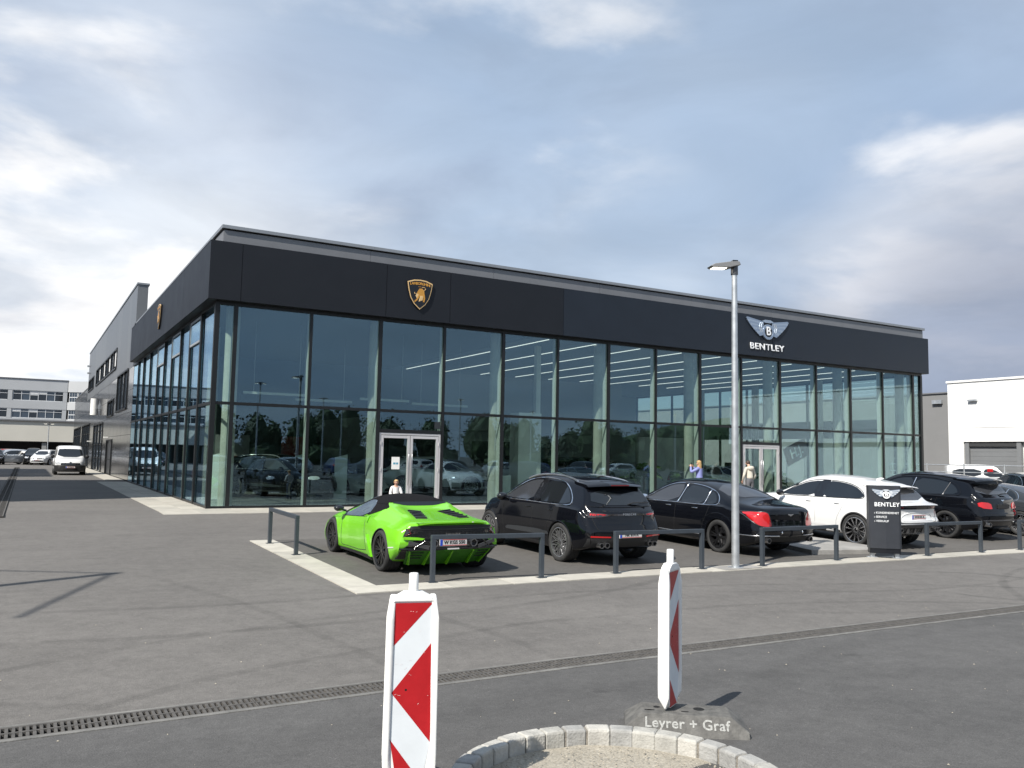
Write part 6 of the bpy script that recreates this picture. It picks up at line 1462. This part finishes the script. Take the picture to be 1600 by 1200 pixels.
def person(label, x, y, rz, H, top, legs, hair, long_hair, arms, lean=0.0, head=0.0, sleeve=None):
    """arms: {side: (elbow, wrist)} in body space, x to the right, y forward, heights as shares of H"""
    s = H/1.75; t = thing('person', label, 'person', (x,y,gz(x,y)), rz, 'people in front of the showroom')
    J = {}
    def j(k, a, b, c, r): J[k] = (a*s, (b+lean*max(0,c-.95))*s, c*s, r*s if not isinstance(r,tuple) else (r[0]*s,r[1]*s))
    j('pelvis',0,0,.96,.115); j('waist',0,.0,1.10,.105); j('chest',0,.01,1.30,.125); j('neck0',0,.0,1.46,.06); j('neck',0,.01,1.53,.048); j('head',0,.02+head*.05,1.64,.085); j('crown',0,.015+head*.09,1.70,.07)
    E_ = [('pelvis','waist'),('waist','chest'),('chest','neck0'),('neck0','neck'),('neck','head'),('head','crown')]
    for sd, k in ((-1,'l'),(1,'r')):
        j('hip'+k,sd*.09,0,.90,.09); j('knee'+k,sd*.10,.02,.50,.058); j('ank'+k,sd*.10,-.01,.09,.038); j('toe'+k,sd*.11,.14,.03,.032)
        E_ += [('pelvis','hip'+k),('hip'+k,'knee'+k),('knee'+k,'ank'+k),('ank'+k,'toe'+k)]
        el, wr = arms[k]; j('sho'+k,sd*.17,0,1.42,.058); J['elb'+k] = (el[0]*s,(el[1]+lean*.3)*s,el[2]*s,.042*s); J['wri'+k] = (wr[0]*s,(wr[1]+lean*.3)*s,wr[2]*s,.028*s)
        E_ += [('neck0','sho'+k),('sho'+k,'elb'+k),('elb'+k,'wri'+k)]
    body = link('body', skin_mesh('body', J, E_, 'skin'), t)
    # hands joined to the body mesh would hide behind the sleeves; each hand is a palm with five fingers grown from the wrist
    for sd, k in ((-1,'l'),(1,'r')):
        w = Vector(J['wri'+k][:3]); e = Vector(J['elb'+k][:3]); d = (w-e).normalized(); q = d.cross(Vector((0,0,1))); q = q.normalized() if q.length > .1 else Vector((1,0,0)); u = q.cross(d)
        hb = MB(); hb.tube([w-d*.01*s, w+d*.04*s, w+d*.085*s], [.024*s,.034*s,.030*s], 8)
        for i, l in enumerate((.070,.082,.076,.060)):
            o0 = w+d*.075*s+q*(i-1.5)*.016*s; hb.tube([o0, o0+d*l*.5*s-u*.006*s, o0+d*l*.9*s-u*.022*s], [.0085*s,.008*s,.006*s], 6)
        o0 = w+d*.03*s-q*.028*s; hb.tube([o0, o0+d*.03*s-q*.022*s, o0+d*.06*s-q*.026*s], [.010*s,.009*s,.007*s], 6)
        hb.build('hand', 'skin', body, smooth=60)
    # face
    hc = Vector(J['head'][:3])
    for sd in (-1, 1):
        MB().ball(hc+Vector((sd*.032*s,.078*s,.012*s)), .013*s,.008*s,.008*s,8,6).build('eye', 'eye_dark', body); MB().ball(hc+Vector((sd*.088*s,0,-.005*s)), .014*s,.024*s,.034*s,8,6).build('ear', 'skin', body, smooth=60)
    MB().ball(hc+Vector((0,.092*s,-.018*s)), .012*s,.020*s,.022*s,8,6).build('nose', 'skin', body, smooth=60); MB().ball(hc+Vector((0,.076*s,-.052*s)), .024*s,.010*s,.007*s,8,6).build('mouth', 'lip', body, smooth=60)
    # hair
    hm = MB(); c0 = hc+Vector((0,-.014*s,.032*s)); hm.ball(c0, .098*s,.104*s,.094*s,18,12); hm.v = [v for v in hm.v]
    hm.v = [(a, b if (c > hc.z+.035*s or b < hc.y+.04*s) else hc.y+.03*s, c if b < hc.y+.03*s else max(c, hc.z+.045*s)) for a, b, c in hm.v]
    ho = hm.build('hair', hair, body, smooth=60)
    if long_hair:
        for i in range(11):
            an = (i-5)/5*1.15; p0 = hc+Vector((.085*s*math.sin(an),-.085*s*math.cos(an),.0)); MB().tube([p0+Vector((0,0,.05*s)), p0+Vector((0,-.02*s,-.12*s)), p0+Vector((.03*s*math.sin(i*2.1),-.03*s,-.26*s-.03*s*math.cos(i*3)))], [.026*s,.024*s,.008*s], 6).build('strand', hair, ho, smooth=60)
    # clothes follow the body
    def grow(keys, add, ed): return {k: (J[k][0],J[k][1],J[k][2],(J[k][3]+add*s) if not isinstance(J[k][3],tuple) else J[k][3]) for k in keys}, ed
    ks = ['chest','waist','pelvis','neck0','shol','elbl','wril','shor','elbr','wrir']
    jj, ee = grow(ks, .018, [('chest','waist'),('waist','pelvis'),('chest','neck0'),('neck0','shol'),('shol','elbl'),('elbl','wril'),('neck0','shor'),('shor','elbr'),('elbr','wrir')])
    for k in ('pelvis','waist'): jj[k] = jj[k][:3]+(jj[k][3]+.022*s,)
    link('jacket', skin_mesh('jacket', jj, ee, top), t)
    ks = ['pelvis','waist','hipl','kneel','ankl','hipr','kneer','ankr']; jj, ee = grow(ks, .016, [('pelvis','waist'),('pelvis','hipl'),('hipl','kneel'),('kneel','ankl'),('pelvis','hipr'),('hipr','kneer'),('kneer','ankr')])
    link('trousers', skin_mesh('trousers', jj, ee, legs), t)
    for k in 'lr':
        a = Vector(J['ank'+k][:3]); b = Vector(J['toe'+k][:3]); MB().tube([a+Vector((0,-.05*s,-.045*s)), a+Vector((0,.0,-.045*s)), b+Vector((0,-.03*s,.01*s)), b+Vector((0,.05*s,0))], [.035*s,.045*s,.043*s,.026*s], 10).build('shoe', 'shoe', t, smooth=60)
    return t
w = person('woman with long blond hair in a lilac jacket taking a photo', 17.62, -1.45, R(22), 1.68, 'jacket_lilac', 'jeans', 'hair_blond', True, {'l': ((-.33,.20,1.28),(-.14,.30,1.50)), 'r': ((.30,.16,1.22),(.10,.30,1.50))}, head=.2)
MB().obox((0,.335,1.53),.075,.012,.15,rx=R(5)).build('phone', 'phone_black', w, bevel=.004)
person('dark-haired youth in a beige hooded top before the right entrance', 20.75, -1.0, R(-8), 1.70, 'hood_beige', 'trousers_grey', 'hair_dark', False, {'l': ((-.27,.02,1.12),(-.22,.16,.93)), 'r': ((.27,-.02,1.12),(.22,.14,.93))}, lean=.10, head=1.2)
p = [o for o in bpy.data.objects if o.name.startswith('person') and 'beige' in o.get('label','')][0]
MB().ball((0,-.07,1.40),.15,.09,.10,14,10).build('hood', 'hood_beige', p, smooth=60)
person('small child in a white top looking down beyond the green car', 3.75, -5.1, R(165), 1.10, 'shirt_white', 'jeans', 'hair_blond', False, {'l': ((-.24,.08,1.15),(-.10,.24,1.10)), 'r': ((.24,.08,1.15),(.10,.24,1.10))}, lean=.06, head=1.0)

# ================================================================ far vehicles
ws2 = make_wheel(.31,.2,.205,'blade',8,'rim_silver',seg=28); wv = make_wheel(.315,.205,.20,'blade',8,'rim_grey',seg=28)
van = panel_van('panel_van', 'white panel van with black bumper driving beside the workshop', M['paint_white'], (wv, wv)); van.put(-2.22, 37.2, math.pi, z=0)
GF = 'cars parked before the far office block'
hw = small_hatch('hatchback', 'silver-white hatchback at the far left, side on', M['paint_silver'], (ws2, ws2), GF); hw.put(-4.9, 70.5, R(115), z=0)
hd = small_hatch('far_suv', 'dark SUV facing the camera between far parked cars', M['paint_black'], (ws2, ws2), GF, h=1.62); hd.put(-4.0, 71.5, math.pi, z=0)
for i, (x, y, rz, mt, lab) in enumerate(((-2.55,70.5,R(160),'paint_white','white car half hidden by the panel van'),(-7.3,71,math.pi,'paint_black','black car cut by the left picture edge'),(-3.3,77,R(170),'paint_blue','blue car in the second row behind the dark SUV'),(-5.6,79,R(90),'paint_red','red car in the second row, only its roof showing'),(-1.9,79,R(95),'paint_silver','silver car in the second row above the panel van'))):
    dup(hw.root, (x,y,0), (0,0,rz), lab, swap={M['paint_silver']: M[mt]}).name = 'hatchback'
v2 = panel_van('crew_van', 'white van with dark windows behind the rail fence', M['paint_white'], (wv, wv)); v2.put(45.4, 5.6, R(-140), z=-.1)
v2.both('rear_side_window', [(.35,1.12),(.35,1.56),(1.9,1.58),(1.9,1.12)], 'car_glass', smooth=1, step=.1)
dup(van.root, (45.6,.2,-.1), (0,0,R(-70)), 'white van cut by the right picture edge before the roller gate').name = 'panel_van'
# rail fence
fc = thing('rail_fence', 'grey steel rail fence in front of the white hall', 'fence', (42,0,-.15))
y = -6.0
while y < 8.5: MB().cyl((0,y),.035,0,1.92,10).build('post', 'galv', fc, smooth=50); y += 2.3
for z in (.35,.62,.89,1.16,1.43,1.84): MB().tube([(.05,-6,z),(.05,8.0,z)], .028, 8).build('rail', 'galv', fc, smooth=50)
MB().box(-.06,-.04,1.5,1.82,1.50,1.66).build('warning_plate', 'film_red', fc)

# ================================================================ what lies outside the frame but shows in shadow and mirror
def block(name, label, x0, x1, y0, y1, h, mat):
    t = thing(name, label, 'building'); MB().box(x0,x1,y0,y1,-.3,h).build('wall', mat, t); MB().box(x0-.1,x1+.1,y0-.1,y1+.1,h+.002,h+.25).build('roof_edge', 'roof_metal', t)
    k = 0
    for z in lines_to(1.2, h-2.4, 3.2)[:-1] or [1.2]:
        yq = y0+1.2
        while yq < y1-1.6:
            MB().box(x1+.002, x1+.05, yq, yq+1.3, z, z+1.5).build('window', 'window_blue', t); yq += 2.4
    return t
block('warehouse', 'tall grey warehouse left of the picture that shades the side lane', -34, -14.5, .6, 18.6, 15.6, 'render_grey')
block('storage_hall', 'second pale hall left of the picture along the side lane', -34, -14.5, 26.0, 46, 11.9, 'render_light')
block('far_hall', 'pale grey hall far left mirrored in the end glazing', -60, -24, 78, 130, 13, 'render_light')
mast = thing('lamp_mast', 'tall lamp mast left of the picture that casts the forked shadow', 'street lamp', (-11.9,-15.25,gz(-9,-15.2)))
MB().tube([(0,0,0),(0,0,9.3)], [.11,.085], 16).build('pole', 'galv', mast, smooth=50)
MB().tube([(0,0,9.25),(-1.3,-3.0,9.3)], .035, 10).build('arm', 'galv', mast, smooth=50); MB().tube([(0,0,9.28),(-3.2,1.7,9.3)], .025, 8).build('arm', 'galv', mast, smooth=50)
# a wood and a low hill behind the camera, lamp posts, parked cars: seen mirrored in the facade
pm('leaf_wood', (.030,.055,.016), .7, var=(.25,.45)); pm('bark', (.06,.045,.035), .9, var=(6,.3)); pm('hill_green', (.045,.075,.025), .9, var=(.05,.35))
wd = MB()
for i in range(130):
    x = -40+i*2.2+random.uniform(-2,2); y = -104+random.uniform(-9,9); h = random.uniform(6.5,11); wd.tube([(x,y,0),(x+.2,y,h*.6)], [.25,.12], 5, mi=1)
    o0 = len(wd.v)
    wd.ball((x,y,h*.46), h*.20, h*.20, h*.36, 9, 7, mi=0); wd.ball((x+1.2,y+2,1.0), 2.2, 1.6, 1.7, 8, 6, mi=0)
    wd.v[o0:] = [(a+random.uniform(-.35,.35), b+random.uniform(-.35,.35), max(-.2,c+random.uniform(-.35,.35))) for a, b, c in wd.v[o0:]]
    for _ in range(420):
        u, v, q = (max(-1.25,min(1.25,random.gauss(0,.8))) for _ in range(3)); p = Vector((x+u*h*.19, y+v*h*.19, h*.50+q*h*.30*(1-.25*abs(u)))); s = random.uniform(.14,.32)
        d1 = Vector((random.uniform(-1,1),random.uniform(-1,1),random.uniform(-1,1))).normalized()*s; d2 = d1.cross(Vector((random.uniform(-1,1),random.uniform(-1,1),random.uniform(-1,1)))).normalized()*s*.7
        wd.add([p-d1, p+d2, p+d1, p-d2], [(0,1,2,3)], 0)
wd.build('far_wood', ['leaf_wood','bark'], None, kind='stuff', label='dark belt of trees behind the camera mirrored in the glass', category='trees')
hl = MB(); nx_, ny_ = 36, 8
for jx in range(ny_+1):
    for ix in range(nx_+1):
        x = 190+ix*16; y = -170-jx*22; hh = 26*math.sin(math.pi*jx/ny_)*(0.55+.25*math.sin(ix*.5)+.2*math.sin(ix*.23+1))*min(1,ix/5)*min(1,(nx_-ix)/5); hl.v.append((x,y,hh-.6))
for jx in range(ny_):
    for ix in range(nx_): a = jx*(nx_+1)+ix; hl.f.append((a,a+1,a+nx_+2,a+nx_+1)); hl.m.append(0)
hl.build('hill', 'hill_green', None, smooth=80, kind='structure')
for i, (x, y) in enumerate(((12,-46),(22,-60),(34,-52),(50,-64),(66,-56),(30,-78),(84,-70))): lamp_post('lamp post behind the camera seen only in the glass', x, y, 7.5, R(30*i), 'lamp posts mirrored in the glass', arms=2, r=.08, z=-.2)
for i, x in enumerate((8, 11.2, 14.5, 17.7, 21.5, 25, 28.6, 33, 37, 42, 47)):
    o = dup(hw.root, (x,-41+random.uniform(-.4,.4),-.2), (0,0,R(90*(i % 2)+random.uniform(-8,8)+90)), 'parked car behind the camera seen only in the glass', swap={M['paint_silver']: M[['paint_white','paint_black','paint_silver','paint_blue','paint_grey'][i % 5]]}); o.name = 'hatchback'; o['group'] = 'parked cars mirrored in the glass'
